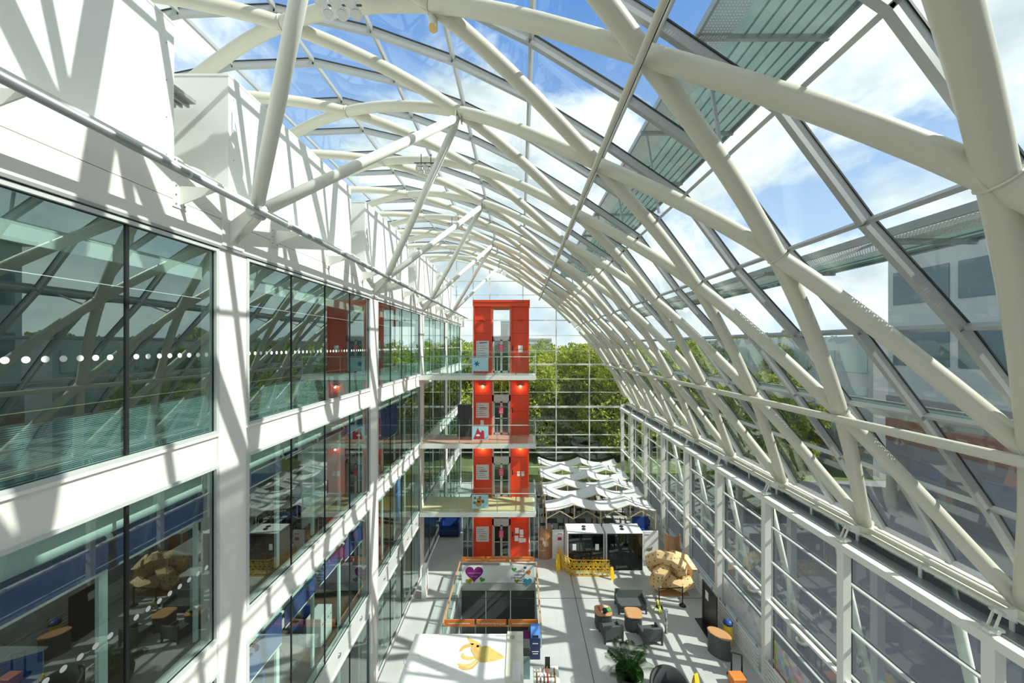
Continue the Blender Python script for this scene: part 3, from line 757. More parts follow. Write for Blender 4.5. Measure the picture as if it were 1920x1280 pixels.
# floodlight clusters and spotlight on the roof tubes
fl0 = None
for n_, (x, y, z) in enumerate([(-3.9, 7.75, 7.35), (-3.9, 15.05, 7.45), (-4.0, 22.35, 7.45)]):
    lb = 'cluster of round silver floodlights clamped to a roof tube, %s from the viewpoint' % ORD[n_]
    if fl0 is None:
        fl0 = thing('floodlight_cluster', lb, 'light', (x, y, Z(z)), group='floodlight clusters')
        for a in range(3):
            for c in range(2):
                h = MB(); d = Vector((.3, -.35, -1)).normalized(); o_ = Vector((-.3 + .3 * a, -.15 + .3 * c, 0)); h.tube([o_, o_ + d * .1, o_ + d * .22], [.05, .1, .13], 14)
                hh = h.build('lamp_head', 'chrome', fl0, world=False); MB().tube([o_ + d * .221, o_ + d * .23], .10, 14).build('lens', 'white', hh, world=False)
        b = MB(); b.bar((-.45, -.15, .06), (.45, -.15, .06), .03, .03); b.bar((-.45, .15, .06), (.45, .15, .06), .03, .03); b.bar((-.2, 0, .06), (-.2, 0, .5), .03, .03, (0, 1, 0)); b.bar((.2, 0, .06), (.2, 0, .5), .03, .03, (0, 1, 0)); b.build('mounting_frame', 'charcoal', fl0, world=False)
    else: dup(fl0, lb, (x, y, Z(z)))
t_ = thing('spotlight', 'white cylinder spotlight with gold reflector hanging from the nearest crown node', 'light', (-1.93, 8.0, Z(7.05)))
MB().tube([(0, 0, .25), (.02, -.03, 0), (.03, -.08, -.12)], .1, 18).build('housing', 'steel_white', t_, world=False)
MB().tube([(.031, -.083, -.121), (.033, -.088, -.13)], .085, 18).build('reflector', 'gold', t_, world=False)

# ------------------------------------------------------------------ lift tower
TY = 23.75
LV = [0, 4.05, 8.1, 12.15]
tw = thing('lift_tower', 'bright red lift tower with stacked door portals', 'lift', (-1.22, TY, 0))
XA, XB = -3.04, .59; DX0, DX1 = -1.82, -.62
for i, z in enumerate(LV):
    top = z + (4.05 - .5 if i < 3 else 4.35)
    for (a, c) in ((XA, DX0), (DX1, XB)):
        b = MB(); b.bx(a, c, TY, TY + .12, z + (.0 if i == 0 else .0), top); b.bx(a, a + .09, TY - .12, TY, z, top); b.bx(c - .09, c, TY - .12, TY, z, top)
        b.build('front_panel', 'red', tw)
    for (a, c) in ((XA, DX0), (DX1, XB)):
        for zz in (1.55, 2.6, 3.45):
            if zz < top - z: MB().bx(a + .09, c - .09, TY - .012, TY, z + zz - .012, z + zz + .012).build('panel_seam', 'red_dark', tw)
    for (a, c) in ((XA, XA + .12), (XB - .12, XB)):
        MB().bx(a, c, TY + .12, TY + 2.4, z, z + .25).bx(a, c, TY + 2.28, TY + 2.4, z, top).build('side_frame', 'red', tw)
    if i < 3: b = MB().bx(XA - .3, XB + .02, TY - .2, TY + 2.3, z + 3.55, z + 3.8).bx(XA - .35, XA, TY - .35, TY - .05, z + 3.6, z + 3.82).build('header_beam', 'red_dark', tw)
    # doors
    if i == 3:
        b = MB(); b.bx(DX0, DX0 + .07, TY + .05, TY + .15, z, z + 4.2); b.bx(DX1 - .07, DX1, TY + .05, TY + .15, z, z + 4.2); b.bx(DX0, DX1, TY + .05, TY + .15, z + 2.05, z + 2.4); b.build('door_frame', 'alu_light', tw)
    else:
        b = MB(); b.bx(DX0, DX0 + .1, TY - .02, TY + .15, z, z + 3.5); b.bx(DX1 - .1, DX1, TY - .02, TY + .15, z, z + 3.5); b.bx(DX0, DX1, TY - .02, TY + .15, z + 2.2, z + 2.62); b.bx(-1.24, -1.2, TY, TY + .1, z + 2.6, z + 3.5); b.build('door_frame', 'alu_light', tw)
    for s_ in (0, 1):
        a, c = (DX0 + .1, -1.23) if s_ == 0 else (-1.21, DX1 - .1)
        dl = MB().bx(a, a + .06, TY + .02, TY + .07, z + .02, z + 2.18).bx(c - .06, c, TY + .02, TY + .07, z + .02, z + 2.18).bx(a, c, TY + .02, TY + .07, z + .02, z + .14).bx(a, c, TY + .02, TY + .07, z + 2.1, z + 2.18).bx(a, c, TY + .02, TY + .07, z + 1.05, z + 1.1).build('door_leaf', 'alu_light', tw)
        MB().bx(a + .05, c - .05, TY + .04, TY + .05, z + .12, z + 2.12).build('door_glass', 'glass_dark', dl, world=False)
    MB().bx(DX1 + .08, DX1 + .16, TY - .03, TY, z + 1.45, z + 1.75).build('call_panel', 'black', tw)
    # half round wall lamps
    for xx in (-2.45, .02):
        lm = MB(); pr = [(-.2 * math.cos(a), -.14 * math.sin(a)) for a in [PI * q / 10 for q in range(11)]]
        lm.prism(pr, z + 3.22 if i < 3 else z + 3.42, z + 3.28 if i < 3 else z + 3.48, lambda u, v, w_, xx=xx: (xx + u, TY + v, w_))
        lo = lm.build('wall_lamp', 'red_dark' if i == 3 else 'chrome', tw)
        if i < 3:
            MB().cyl((xx, TY - .06, z + 3.215), (xx, TY - .06, z + 3.2), .06, 12).build('lamp_disc', 'lamp_glow', lo, world=False)
            ld = bpy.data.lights.new('wall_lamp_light', 'POINT'); ld.energy = 7; ld.color = (1, .75, .45); ld.shadow_soft_size = .05
            lo_ = bpy.data.objects.new('wall_lamp_light', ld); COL.objects.link(lo_); lo_.location = (xx, TY - .18, z + 3.12)
MB().bx(XA - .03, XB + .05, TY - .16, TY + 2.4, LV[3] + 4.35, LV[3] + 4.7).bx(XA - .03, XB + .05, TY - .2, TY - .14, LV[3] + 4.62, LV[3] + 4.76).build('crown_beam', 'red', tw)
MB().bx(XA + .3, XB - .3, TY + .7, TY + 2.0, 0, 2.3).build('lift_car', 'dark_panel', tw)
# signs on the tower
for i, z in enumerate(LV):
    sz = z + 1.3 + .1
    sz1 = z + 2.15 if i else z + 2.25
    lbs = ['white floor directory board beside the lift doors at ground level', 'white floor directory board on the first bridge level of the red tower', 'white floor directory board on the second bridge level of the red tower', 'tall white floor directory board at the top level of the red tower']
    t_ = thing('directory_board', lbs[i], 'sign', (-2.45, TY - .02, z + .9))
    z0_ = z + (.95 if i == 3 else 1.12); z1_ = z + 2.1
    MB().bx(-2.87, -2.03, TY - .03, TY - .001, z0_, z1_).build('board', 'board_grey', t_)
    b = MB(); 
    nl = 6
    for q in range(nl):
        zz = z1_ - .18 - q * (z1_ - z0_ - .22) / nl; b.bx(-2.78, -2.73, TY - .034, TY - .03, zz - .02, zz + .02); b.bx(-2.66, -2.66 + .28 + .22 * ((q * 7) % 3) / 2, TY - .034, TY - .03, zz - .012, zz + .012)
    b.build('text_lines', 'charcoal', t_)
    MB().bx(-2.66, -2.15, TY - .034, TY - .03, z1_ - .14 - (.22 if i == 2 else .3 if i == 1 else .5 if i == 0 else 0), z1_ - .09 - (.22 if i == 2 else .3 if i == 1 else .5 if i == 0 else 0)).build('highlight_bar', ['yellow_orange', 'red_art', 'red_art', 'navy'][i], t_)
    t2 = thing('door_notice', 'pink notice hanging on the lift doors, %s' % ['at ground level', 'first bridge level', 'second bridge level', 'top level'][i], 'sign', (-1.22, TY - .03, z + 1.4), group='pink notices on the lift doors')
    MB().bx(-1.38, -1.08, TY - .0, TY + .015, z + 1.38, z + 1.85).build('notice_sheet', 'pink', t2)
    b = MB()
    for q in range(4): b.bx(-1.33, -1.13, TY - .004, TY - .0005, z + 1.75 - q * .1, z + 1.775 - q * .1)
    b.build('text_lines', 'paper', t2)
pp = [(-.02, 0, 1.55, .36), (.28, 0, 1.3, .5), (-.05, 0, 1.05, .36), (.22, 0, .95, .3), (.45, 0, .98, .25)]
for n_, (x, i, z, h) in enumerate(pp): tag(MB().bx(x - .3, x - .06, TY - .008, TY - .002, z + .1, z + .1 + h).build('paper_notice', 'paper'), 'white paper notice beside the ground floor lift door, %s of the cluster' % ['upper left', 'tall right', 'lower left', 'lower middle', 'lower right'][n_], 'notice', 'paper notices on the red panel')
for n_, x in enumerate((-.2, .08)): tag(MB().bx(x, x + .2, TY - .008, TY - .002, 4.05 + 1.35, 4.05 + 1.65).build('paper_notice', 'paper'), 'small paper notice at the first bridge level, %s one' % ['left', 'right'][n_], 'notice', 'paper notices first bridge level')
tag(MB().bx(-.12, .18, TY - .008, TY - .002, 12.15 + 1.35, 12.15 + 1.8).build('paper_notice', 'paper'), 'single white notice on the right red panel at the top level', 'notice')
tag(MB().bx(-2.58, -2.36, TY - .12, TY - .09, 8.1 + .62, 8.1 + .98).build('leaflet_holder', 'paper'), 'white leaflet holder below the directory at the second bridge level', 'holder')

# ------------------------------------------------------------------ bridges
def rail_run(parent, p0, p1, h=1.12, gh=1.3, posts=3, glassm='glass_rail'):
    p0 = Vector(p0); p1 = Vector(p1); d = p1 - p0
    b = MB(); b.tube([p0 + Vector((0, 0, h)), p1 + Vector((0, 0, h))], .022, 8)
    b.build('handrail', 'alu_light', parent)
    for q in range(posts + 1):
        c = p0 + d * q / posts; MB().bar(c, c + Vector((0, 0, h + .05)), .05, .02, (0, 1, 0) if abs(d.x) > abs(d.y) else (1, 0, 0)).build('post', 'alu_light', parent)
    n = Vector((d.y, -d.x, 0)).normalized() * .04
    MB().add([p0 + n, p1 + n, p1 + n + Vector((0, 0, gh)), p0 + n + Vector((0, 0, gh))], [(0, 1, 2, 3)]).build('glass_panel', glassm, parent)
for i, (z, mt, nm) in enumerate(((4.05, 'pale_deck', 'lowest footbridge with pale yellow deck and glass balustrade'), (8.1, 'pink_deck', 'middle footbridge with pinkish timber deck and glass balustrade'), (12.15, 'grey_deck', 'top footbridge with glass balustrade in front of the red tower'))):
    t_ = thing('footbridge', nm, 'bridge', (-2.5, 22.6, z - .3))
    MB().bx(XL - .0, .92, 21.5, TY - .02, z - .02, z).build('deck', mt, t_)
    b = MB(); b.bx(XL + .0, .95, 21.45, 21.6, z - .25, z + .01); b.bx(.8, .95, 21.6, TY - .25, z - .25, z + .01); b.bx(XL, .8, 21.6, TY - .4, z - .2, z - .03); b.build('edge_beam', 'steel_white', t_)
    rail_run(t_, (XL + .1, 21.5, z), (.9, 21.5, z), 1.12, 1.48, 3)
    rail_run(t_, (.9, 21.55, z), (.9, TY - .1, z), 1.12, 1.48, 1)
    rail_run(t_, (XL + .1, TY - .1, z), (XA - .1, TY - .1, z), 1.12, 1.48, 2)
arts = [(4.05, 'pale_blue', 'light blue panel with a golden brown creature picture on the lowest bridge'), (8.1, 'pale_blue', 'pale blue panel with a red castle shape on the middle bridge'), (12.15, 'pale_blue', 'light blue panel with a dark blue star on the top bridge')]
for i, (z, mt, lb) in enumerate(arts):
    t_ = thing('picture_panel', lb, 'picture', (-2.35, 21.42, z + .3))
    x0, x1, z0, z1 = -2.83, -1.87, z + .28, z + 1.08
    MB().bx(x0, x1, 21.41, 21.435, z0, z1).build('board', mt, t_)
    if i == 2:
        pts = []
        for q in range(12): r = .22 if q % 2 == 0 else .08; a = PI / 6 * q + .2; pts.append((-2.55 + r * math.cos(a), z + .72 + r * math.sin(a)))
        MB().prism(pts, 21.405, 21.409, lambda u, v, w_: (u, w_, v)).build('star', 'star_blue', t_)
    if i == 1:
        MB().prism([(-2.76, z + .32), (-2.6, z + .7), (-2.5, z + 1.0), (-2.38, z + .75), (-2.3, z + .72), (-2.25, z + .85), (-2.12, z + .8), (-2.1, z + .32)], 21.405, 21.409, lambda u, v, w_: (u, w_, v)).build('red_shape', 'red_art', t_)
        MB().prism([(-2.48 + .12 * math.cos(a), z + .55 + .06 * math.sin(a)) for a in [2 * PI * q / 12 for q in range(12)]], 21.402, 21.4045, lambda u, v, w_: (u, w_, v)).build('white_window', 'paper', t_)
    if i == 0:
        b = MB()
        for (cx, cz, r) in ((-2.45, .55, .17), (-2.42, .78, .14)): b.prism([(cx + r * math.cos(a), z + cz + r * math.sin(a)) for a in [2 * PI * q / 16 for q in range(16)]], 21.405, 21.409, lambda u, v, w_: (u, w_, v))
        b.build('body_shape', 'gold_art', t_)
        b = MB()
        for (cx, cz, r) in ((-2.68, .62, .09), (-2.66, .9, .08), (-2.2, .7, .1), (-2.36, .95, .07)): b.prism([(cx + r * math.cos(a), z + cz + r * math.sin(a)) for a in [2 * PI * q / 12 for q in range(12)]], 21.400, 21.404, lambda u, v, w_: (u, w_, v))
        b.build('limb_shape', 'brown_art', t_)
t_ = thing('dark_locker', 'tall dark grey double door locker standing left of the tower on the middle bridge', 'cabinet', (-3.6, TY - .65, 8.1))
for a, c in ((-4.0, -3.62), (-3.6, -3.12)): MB().bx(a, c, TY - .52, TY - .2, 8.1, 10.15).build('door', 'charcoal', t_)
# slim posts beyond the tower at ground
for n_, (a, c) in enumerate(((-3.75, -3.1), (.65, 1.2))):
    t_ = thing('glazed_screen', 'dark glazed screen on the %s of the ground floor lift lobby' % ['left', 'right'][n_], 'screen', ((a + c) / 2, TY, 0))
    MB().bx(a, c, TY + .02, TY + .05, .05, 3.3).build('dark_glass', 'glass_dark', t_)
    b = MB()
    for xx in (a, (a + c) / 2, c): b.bx(xx - .02, xx + .02, TY, TY + .06, 0, 3.4)
    b.bx(a, c, TY, TY + .06, 1.1, 1.15); b.build('frame', 'alu_light', t_)

# ------------------------------------------------------------------ opening balustrade
def heart(cx, cz, r, y, tilt=0):
    pts = []
    for q in range(28):
        a = 2 * PI * q / 28; x = 16 * math.sin(a) ** 3; zz = 13 * math.cos(a) - 5 * math.cos(2 * a) - 2 * math.cos(3 * a) - math.cos(4 * a)
        x, zz = x * math.cos(tilt) - zz * math.sin(tilt), x * math.sin(tilt) + zz * math.cos(tilt)
        pts.append((cx + r * x / 16, cz + r * zz / 16))
    return pts
def text(s_, x, y, z, size, mat, parent, flip=False, rx=PI / 2, align='CENTER'):
    c = bpy.data.curves.new('lettering', 'FONT'); c.body = s_; c.size = size; c.align_x = align; c.extrude = .001
    tmp = bpy.data.objects.new('lettering', c); COL.objects.link(tmp); dg = bpy.context.evaluated_depsgraph_get(); dg.update()
    me = bpy.data.meshes.new_from_object(tmp.evaluated_get(dg)); bpy.data.objects.remove(tmp)
    o = bpy.data.objects.new('lettering', me); COL.objects.link(o); o.data.materials.append(MT[mat]); o.parent = parent
    o.location = Vector((x, y, z)) - parent.location; o.rotation_euler = (rx, 0, PI if flip else 0); return o
gr_ = thing('opening_balustrade', 'glass balustrade with orange top boards around the stairwell opening', 'railing', (-1.3, 19.2, 0))
rail_run(gr_, (VX0 - .08, VY0 - .06, 0), (VX1 + .08, VY0 - .06, 0), 1.0, .98, 3)
rail_run(gr_, (VX0 - .08, VY1 + .06, 0), (VX1 + .08, VY1 + .06, 0), 1.0, .95, 3)
rail_run(gr_, (VX0 - .08, VY0, 0), (VX0 - .08, VY1, 0), 1.0, .98, 4)
rail_run(gr_, (VX1 + .08, VY0, 0), (VX1 + .08, VY1, 0), 1.0, .98, 4)
for a in (VX0 - .1, VX1 + .04): MB().bx(a, a + .06, VY0, VY1, 1.02, 1.09).build('timber_cap', 'oak', gr_)
for n_, y in enumerate((VY0 - .08, VY1 + .08)):
    for q in range(3):
        x0 = VX0 + q * 1.47; t_ = thing('orange_board', 'orange lettered board on the %s edge of the stairwell balustrade, %s' % (['near', 'far'][n_], ['left', 'middle', 'right'][q]), 'sign', (x0 + .7, y, 1.0), group='orange boards of the balustrade')
        MB().bx(x0 + .02, x0 + 1.4, y - .02, y + .01, 1.0 if n_ == 0 else .98, 1.32).build('board', 'orange', t_)
        if n_ == 0 and q == 1: text('evelinacharity.org.uk', x0 + .72, y - .022, 1.11, .15, 'paper', t_)
        else: MB().bx(x0 + .2, x0 + 1.2, y - .023, y - .021, 1.13, 1.16).build('text_line', 'paper', t_)
ban = thing('charity_banner', 'white banner with purple heart and mirrored lettering on the far balustrade', 'banner', (-1.3, VY1, -.1)); YB = VY1 - .08
MB().bx(VX0 + .05, VX1 - .05, YB, YB + .01, -.12, .9).build('sheet', 'paper', ban)
def hp_(name, cx, cz, r, mat, tilt=0, d=.003): MB().prism(heart(cx, cz, r, 0, tilt), YB - d, YB - d + .002, lambda u, v, w_: (u, w_, v)).build(name, mat, ban)
hp_('purple_heart', -2.72, .43, .53, 'purple')
hp_('green_heart', -.35, .66, .15, 'green'); hp_('small_purple_heart', .3, .76, .09, 'purple'); hp_('brown_heart', .5, .48, .16, 'orange', .3)
hp_('olive_heart', -3.02, -.02, .2, 'olive', .2, .006); hp_('green_heart', -2.25, .06, .17, 'green', -.4, .006); hp_('olive_heart', -.2, -.02, .14, 'olive', 0, .006); hp_('blue_heart', .45, -.06, .26, 'blue_heart', 0, .006)
for s_, z in (('Evelina', .5), ('London', .3), ("Children's", .12), ('Charity', -.05)): text(s_, .28, YB - .006, z, .2, 'charcoal', ban, True, align='LEFT')
for s_, z in (('Evelina London', .42), ('Charity', .22)): text(s_, -2.72, YB - .008, z, .12, 'art_pink', ban, True)
t_ = thing('heart_sticker', 'purple heart sign on the near glass of the stairwell balustrade', 'sign', (.42, VY0 - .1, .2))
MB().prism(heart(.42, .62, .33, 0), VY0 - .12, VY0 - .11, lambda u, v, w_: (u, w_, v)).build('heart', 'purple', t_)
# ------------------------------------------------------------------ kiosk with painted roof
kx0, kx1, ky0, ky1 = -4.1, -.5, 9.5, 14.27
kk = thing('kiosk', 'white kiosk with large shellfish drawings on its flat roof', 'kiosk', (-2, 12, 0))
MB().bx(kx0, kx1, ky0, ky1, 2.5, 2.6).build('roof', 'white', kk)
MB().bx(kx0 + .06, kx1, ky0, ky1 - .06, 0, 2.5).build('wall', 'white', kk)
b = MB(); b.bx(kx1 + .003, .12, ky0, ky1 + .08, 2.5, 2.64); b.bx(kx1 + .003, .06, ky0, ky1, 0, 2.5); b.build('side_cabinet', 'beige', kk)
MB().bx(-.26, .02, 12.2, 12.9, 2.64, 2.72).build('roof_vent', 'board_grey', kk)
MB().cyl((-.3, 14.05, 2.64), (-.3, 14.05, 2.655), .09, 14).build('vent_disc', 'alu', kk)
def smooth(pts, closed, n=5):
    out_ = []; k = len(pts)
    for i in range(k if closed else k - 1):
        q = [pts[(i + d) % k] if closed else pts[min(max(i + d, 0), k - 1)] for d in (-1, 0, 1, 2)]
        for t in [j / n for j in range(n)]:
            out_.append(tuple(.5 * (2 * q[1][a] + (q[2][a] - q[0][a]) * t + (2 * q[0][a] - 5 * q[1][a] + 4 * q[2][a] - q[3][a]) * t * t + (3 * q[1][a] - q[0][a] - 3 * q[2][a] + q[3][a]) * t ** 3) for a in (0, 1)))
    if not closed: out_.append(pts[-1])
    return out_
def flat(pts, z, mat, name):
    pts = smooth(pts, True); MB().prism(pts, z, z + .002, lambda u, v, w_: (u, v, w_)).build(name, mat, kk)
RZ = 2.601
def rp(px, py): Y = F * (H - 2.6) / (py - 648); return ((px - 975) * Y / F, Y)
flat([rp(*q) for q in ((902, 1213), (915, 1211), (928, 1219), (945, 1231), (934, 1237), (915, 1241), (898, 1240), (891, 1228))], RZ, 'art_yellow', 'shell_art')
flat([rp(*q) for q in ((876, 1193), (884, 1198), (896, 1203), (902, 1213), (892, 1229), (888, 1213), (880, 1204))], RZ + .003, 'art_yellow', 'claw_art')
def ribbon(pl, wd, z, mat, name):
    pl = smooth(pl, False); k = len(pl); vs = []
    for i in range(k):
        a = Vector((*pl[max(i - 1, 0)], 0)); c = Vector((*pl[min(i + 1, k - 1)], 0)); n = (c - a).normalized().cross(Vector((0, 0, 1))) * wd / 2 * (1 if wd < .05 else .45 + .6 * math.sin(PI * (i + .5) / k))
        p = Vector((*pl[i], z)); vs += [p - n, p + n]
    MB().add(vs, [(2 * i + 2, 2 * i + 3, 2 * i + 1, 2 * i) for i in range(k - 1)]).build(name, mat, kk)
ribbon([rp(*q) for q in ((898, 1212), (884, 1209), (870, 1213), (862, 1221))], .16, RZ + .005, 'art_amber', 'leg_art')
ribbon([rp(*q) for q in ((893, 1232), (880, 1234), (868, 1231), (868, 1224))], .14, RZ + .007, 'art_yellow', 'leg_art')
ribbon([rp(*q) for q in ((894, 1236), (884, 1245), (870, 1248), (857, 1244))], .12, RZ + .009, 'art_yellow', 'leg_art')
ribbon([rp(*q) for q in ((896, 1240), (886, 1251), (872, 1254), (860, 1250))], .10, RZ + .011, 'art_amber', 'leg_art')
ribbon([rp(*q) for q in ((893, 1207), (888, 1215), (893, 1226), (896, 1236))], .2, RZ + .014, 'art_amber', 'body_art')
b = [(775 + 18 * math.cos(a), 1240 + 13 * math.sin(a)) for a in [.5 + 5.0 * q / 14 for q in range(15)]]
ribbon([rp(*q) for q in b], .02, RZ, 'art_pink', 'line_art'); ribbon([rp(*q) for q in ((783, 1222), (790, 1236), (805, 1243), (822, 1240))], .02, RZ + .001, 'art_pink', 'line_art')
ribbon([rp(*q) for q in ((800, 1232), (812, 1222), (830, 1221), (842, 1230), (828, 1245), (806, 1250))], .02, RZ + .002, 'art_pink', 'line_art')
ribbon([rp(*q) for q in ((778, 1256), (800, 1262), (826, 1256))], .02, RZ + .003, 'art_pink', 'line_art')

# ------------------------------------------------------------------ floor furniture
def armchair(name, label, x, y, rz, w_=.78, group=None):
    t_ = thing(name, label, 'armchair', (x, y, 0), rz, group); h = w_ / 2
    MB().bx(-h + .1, h - .1, -.36, .25, .30, .44).build('seat', 'seat_grey', t_, world=False, bevel=.03)
    MB().prism([(.2, .16), (.36, .16), (.44, .82), (.32, .82)], -h + .02, h - .02, lambda u, v, q: (q, u, v)).build('backrest', 'seat_grey', t_, world=False, bevel=.02)
    for s_ in (-1, 1):
        MB().prism([(-.40, 0), (-.36, 0), (-.30, .22), (.28, .22), (.36, 0), (.41, 0), (.42, .60), (-.34, .54)], min(s_ * h, s_ * (h - .09)), max(s_ * h, s_ * (h - .09)), lambda u, v, q: (q, u, v)).build('arm', 'seat_side', t_, world=False, bevel=.015)
    MB().bx(-h + .09, h - .09, -.34, .3, .16, .30).build('base', 'seat_side', t_, world=False)
    return t_
armchair('loveseat', 'wide dark grey two seat tub sofa facing the viewpoint behind the wooden side table', 5.85, 19.2, 0, 1.5)
armchair('armchair', 'dark grey armchair with its back to the viewpoint at the cluttered wooden table', 4.35, 17.35, PI + .12, .95)
armchair('armchair', 'dark grey armchair with its back to the viewpoint right of the clear wooden table', 6.15, 17.2, PI + .1, .95)
def side_table(label, x, y, rz, sx_=.42, sy_=.34):
    t_ = thing('side_table', label, 'table', (x, y, 0), rz)
    oc = [(sx_ * (abs(math.cos(a)) ** .55) * (1 if math.cos(a) > 0 else -1), sy_ * (abs(math.sin(a)) ** .55) * (1 if math.sin(a) > 0 else -1)) for a in [2 * PI * q / 32 + .01 for q in range(32)]]
    MB().prism(oc, .70, .74, lambda u, v, q: (u, v, q)).build('table_top', 'oak', t_, world=False)
    MB().prism([(a * .94, c * .94) for a, c in oc], 0, .70, lambda u, v, q: (u, v, q)).build('pedestal', 'seat_side', t_, world=False)
    return t_
side_table('clear wooden topped table with grey body in front of the two seat sofa', 5.6, 17.95, -.06, .42, .38)
side_table('wooden topped table cluttered with a bag and papers left of the sofa', 4.15, 18.1, 0, .42, .38)
t_ = thing('handbag', 'dark bag on the cluttered wooden table', 'bag', (4.2, 17.95, .74)); MB().lathe([(.10, 0), (.13, .08), (.1, .17), (.03, .2)], n=14).build('body', 'black', t_, world=False); MB().tube([(-.08, 0, .15), (-.05, 0, .27), (.05, 0, .27), (.08, 0, .15)], .012, 6).build('handle', 'black', t_, world=False)
tag(MB().obx((4.42, 18.1, .765), (.2, .28, .05), Matrix.Rotation(.3, 3, 'Z')).build('magazine', 'green'), 'green covered magazine pile on the cluttered table', 'magazine')
tag(MB().obx((3.97, 18.2, .75), (.09, .3, .02)).build('red_leaflet', 'red_art'), 'narrow red leaflet on the cluttered table', 'leaflet')
tag(MB().obx((4.32, 18.28, .75), (.18, .2, .018), Matrix.Rotation(-.4, 3, 'Z')).build('paper_sheet', 'paper'), 'white paper on the cluttered table', 'paper')
tag(MB().lathe([(.04, 0), (.045, .11)], (4.05, 17.88, .742), 14).build('cup', 'cup'), 'small cream cup on the cluttered table', 'cup')
# palm
pl = thing('potted_palm', 'large feathery green palm in a round black pot', 'plant', (4.45, 14.75, 0))
MB().lathe([(.36, 0), (.5, .3), (.55, .62), (.56, .7), (.5, .7), (.48, .62)], n=28).build('pot', 'black', pl, world=False)
MB().lathe([(0.0, .6), (.49, .62)], n=20).build('soil', 'soil', pl, world=False)
rs = random.Random(3); lf = MB(); st = MB()
for k in range(24):
    az = k * 2.399; el = .5 + .8 * rs.random(); Ln = .95 + .5 * rs.random(); pts = []
    for q in range(15):
        s_ = q / 14; r = Ln * s_ * math.cos(el) * 1.05; z = .62 + Ln * math.sin(el) * s_ * 1.25 - .75 * s_ * s_ * (1.35 - el * .6)
        pts.append(Vector((r * math.cos(az), r * math.sin(az), z)))
    st.tube(pts, [.012 - .0006 * q for q in range(15)], 5)
    for q in range(3, 30):
        s_ = q / 30; i_ = min(int(s_ * 14), 13); c = pts[i_].lerp(pts[i_ + 1], s_ * 14 - i_); T = (pts[i_ + 1] - pts[i_]).normalized(); S = T.cross(Vector((0, 0, 1))).normalized()
        ll = .36 * math.sin(PI * min(1, .15 + s_ * .85)) ** .6 + .04
        for sg in (-1, 1):
            d = (S * sg + T * .75 + Vector((0, 0, -.12))).normalized(); wv_ = T * .011
            m_ = c + d * ll * .55 + Vector((0, 0, .01)); e_ = c + d * ll + Vector((0, 0, -.07))
            lf.add([c - wv_ * .4, c + wv_ * .4, m_ + wv_, e_, m_ - wv_], [(0, 1, 2, 4), (4, 2, 3)])
lf.build('frond', 'palm_leaf', pl, world=False); st.build('stem', 'green', pl, world=False)
# lounge shell seat and friends at the bottom edge
t_ = thing('high_back_seat', 'charcoal fabric curved high back seat right of the palm', 'seat', (5.75, 13.85, 0), -.15)
b = MB(); R = .72; rows = []
for q in range(25):
    a = -.35 + (PI + .7) * q / 24; ht = 1.15 - .35 * abs((q - 12) / 12) ** 2
    rows.append(((R * math.cos(a) * 1.02, R * math.sin(a) * .95), ht))
vs = []
for (x, y), ht in rows: vs += [(x, y, 0.05), (x * 1.04, y * 1.04, ht), (x * .9, y * .9, ht), (x * .86, y * .86, .1)]
fs = []
for q in range(24):
    for k in range(4): fs.append((q * 4 + k, (q + 1) * 4 + k, (q + 1) * 4 + (k + 1) % 4, q * 4 + (k + 1) % 4))
fs += [(0, 1, 2, 3), (99, 98, 97, 96)]; b.add(vs, fs, True); b.build('shell', 'mesh_grey', t_, world=False)
MB().lathe([(.5, 0), (.6, .2), (.6, .42), (.5, .46)], (0, 0, 0), 24).build('seat_cushion', 'seat_grey', t_, world=False)
t_ = thing('low_black_table', 'low black square table right of the curved seat', 'table', (6.65, 13.75, 0)); MB().bx(-.3, .3, -.3, .3, .42, .46).build('table_top', 'black', t_, world=False)
for a in (-.26, .26):
    for c in (-.26, .26): MB().bx(a - .02, a + .02, c - .02, c + .02, 0, .42).build('leg', 'black', t_, world=False)
def wetsign(label, x, y, rz, h=.62, mat='yellow', w_=.28):
    t_ = thing('wet_floor_sign', label, 'sign', (x, y, 0), rz)
    for s_ in (-1, 1):
        b = MB(); b.prism([(-w_ / 2, 0), (w_ / 2, 0), (w_ * .32, h), (-w_ * .32, h)], -.012, .012, lambda u, v, q, s_=s_: (u, s_ * (.16 * (1 - v / h) + .013) + q, v)); b.build('board', mat, t_, world=False)
    MB().bx(-w_ * .15, w_ * .15, -.187, -.183, h * .35, h * .6).build('warning_mark', 'black', t_, world=False) if False else None
    return t_
wetsign('bright yellow wet floor sign beside the low black table', 7.0, 14.45, .5, .85, 'yellow', .34)
wetsign('pale yellow wet floor sign by the rope posts', 7.2, 19.0, .9, .6, 'lemon')
wetsign('yellow wet floor sign standing against the left phone pod', 5.5, 21.75, .2, .65, 'yellow', .26)
wetsign('yellow wet floor sign at the back end of the folding barrier', 2.35, 22.6, .1, .95, 'yellow', .28)
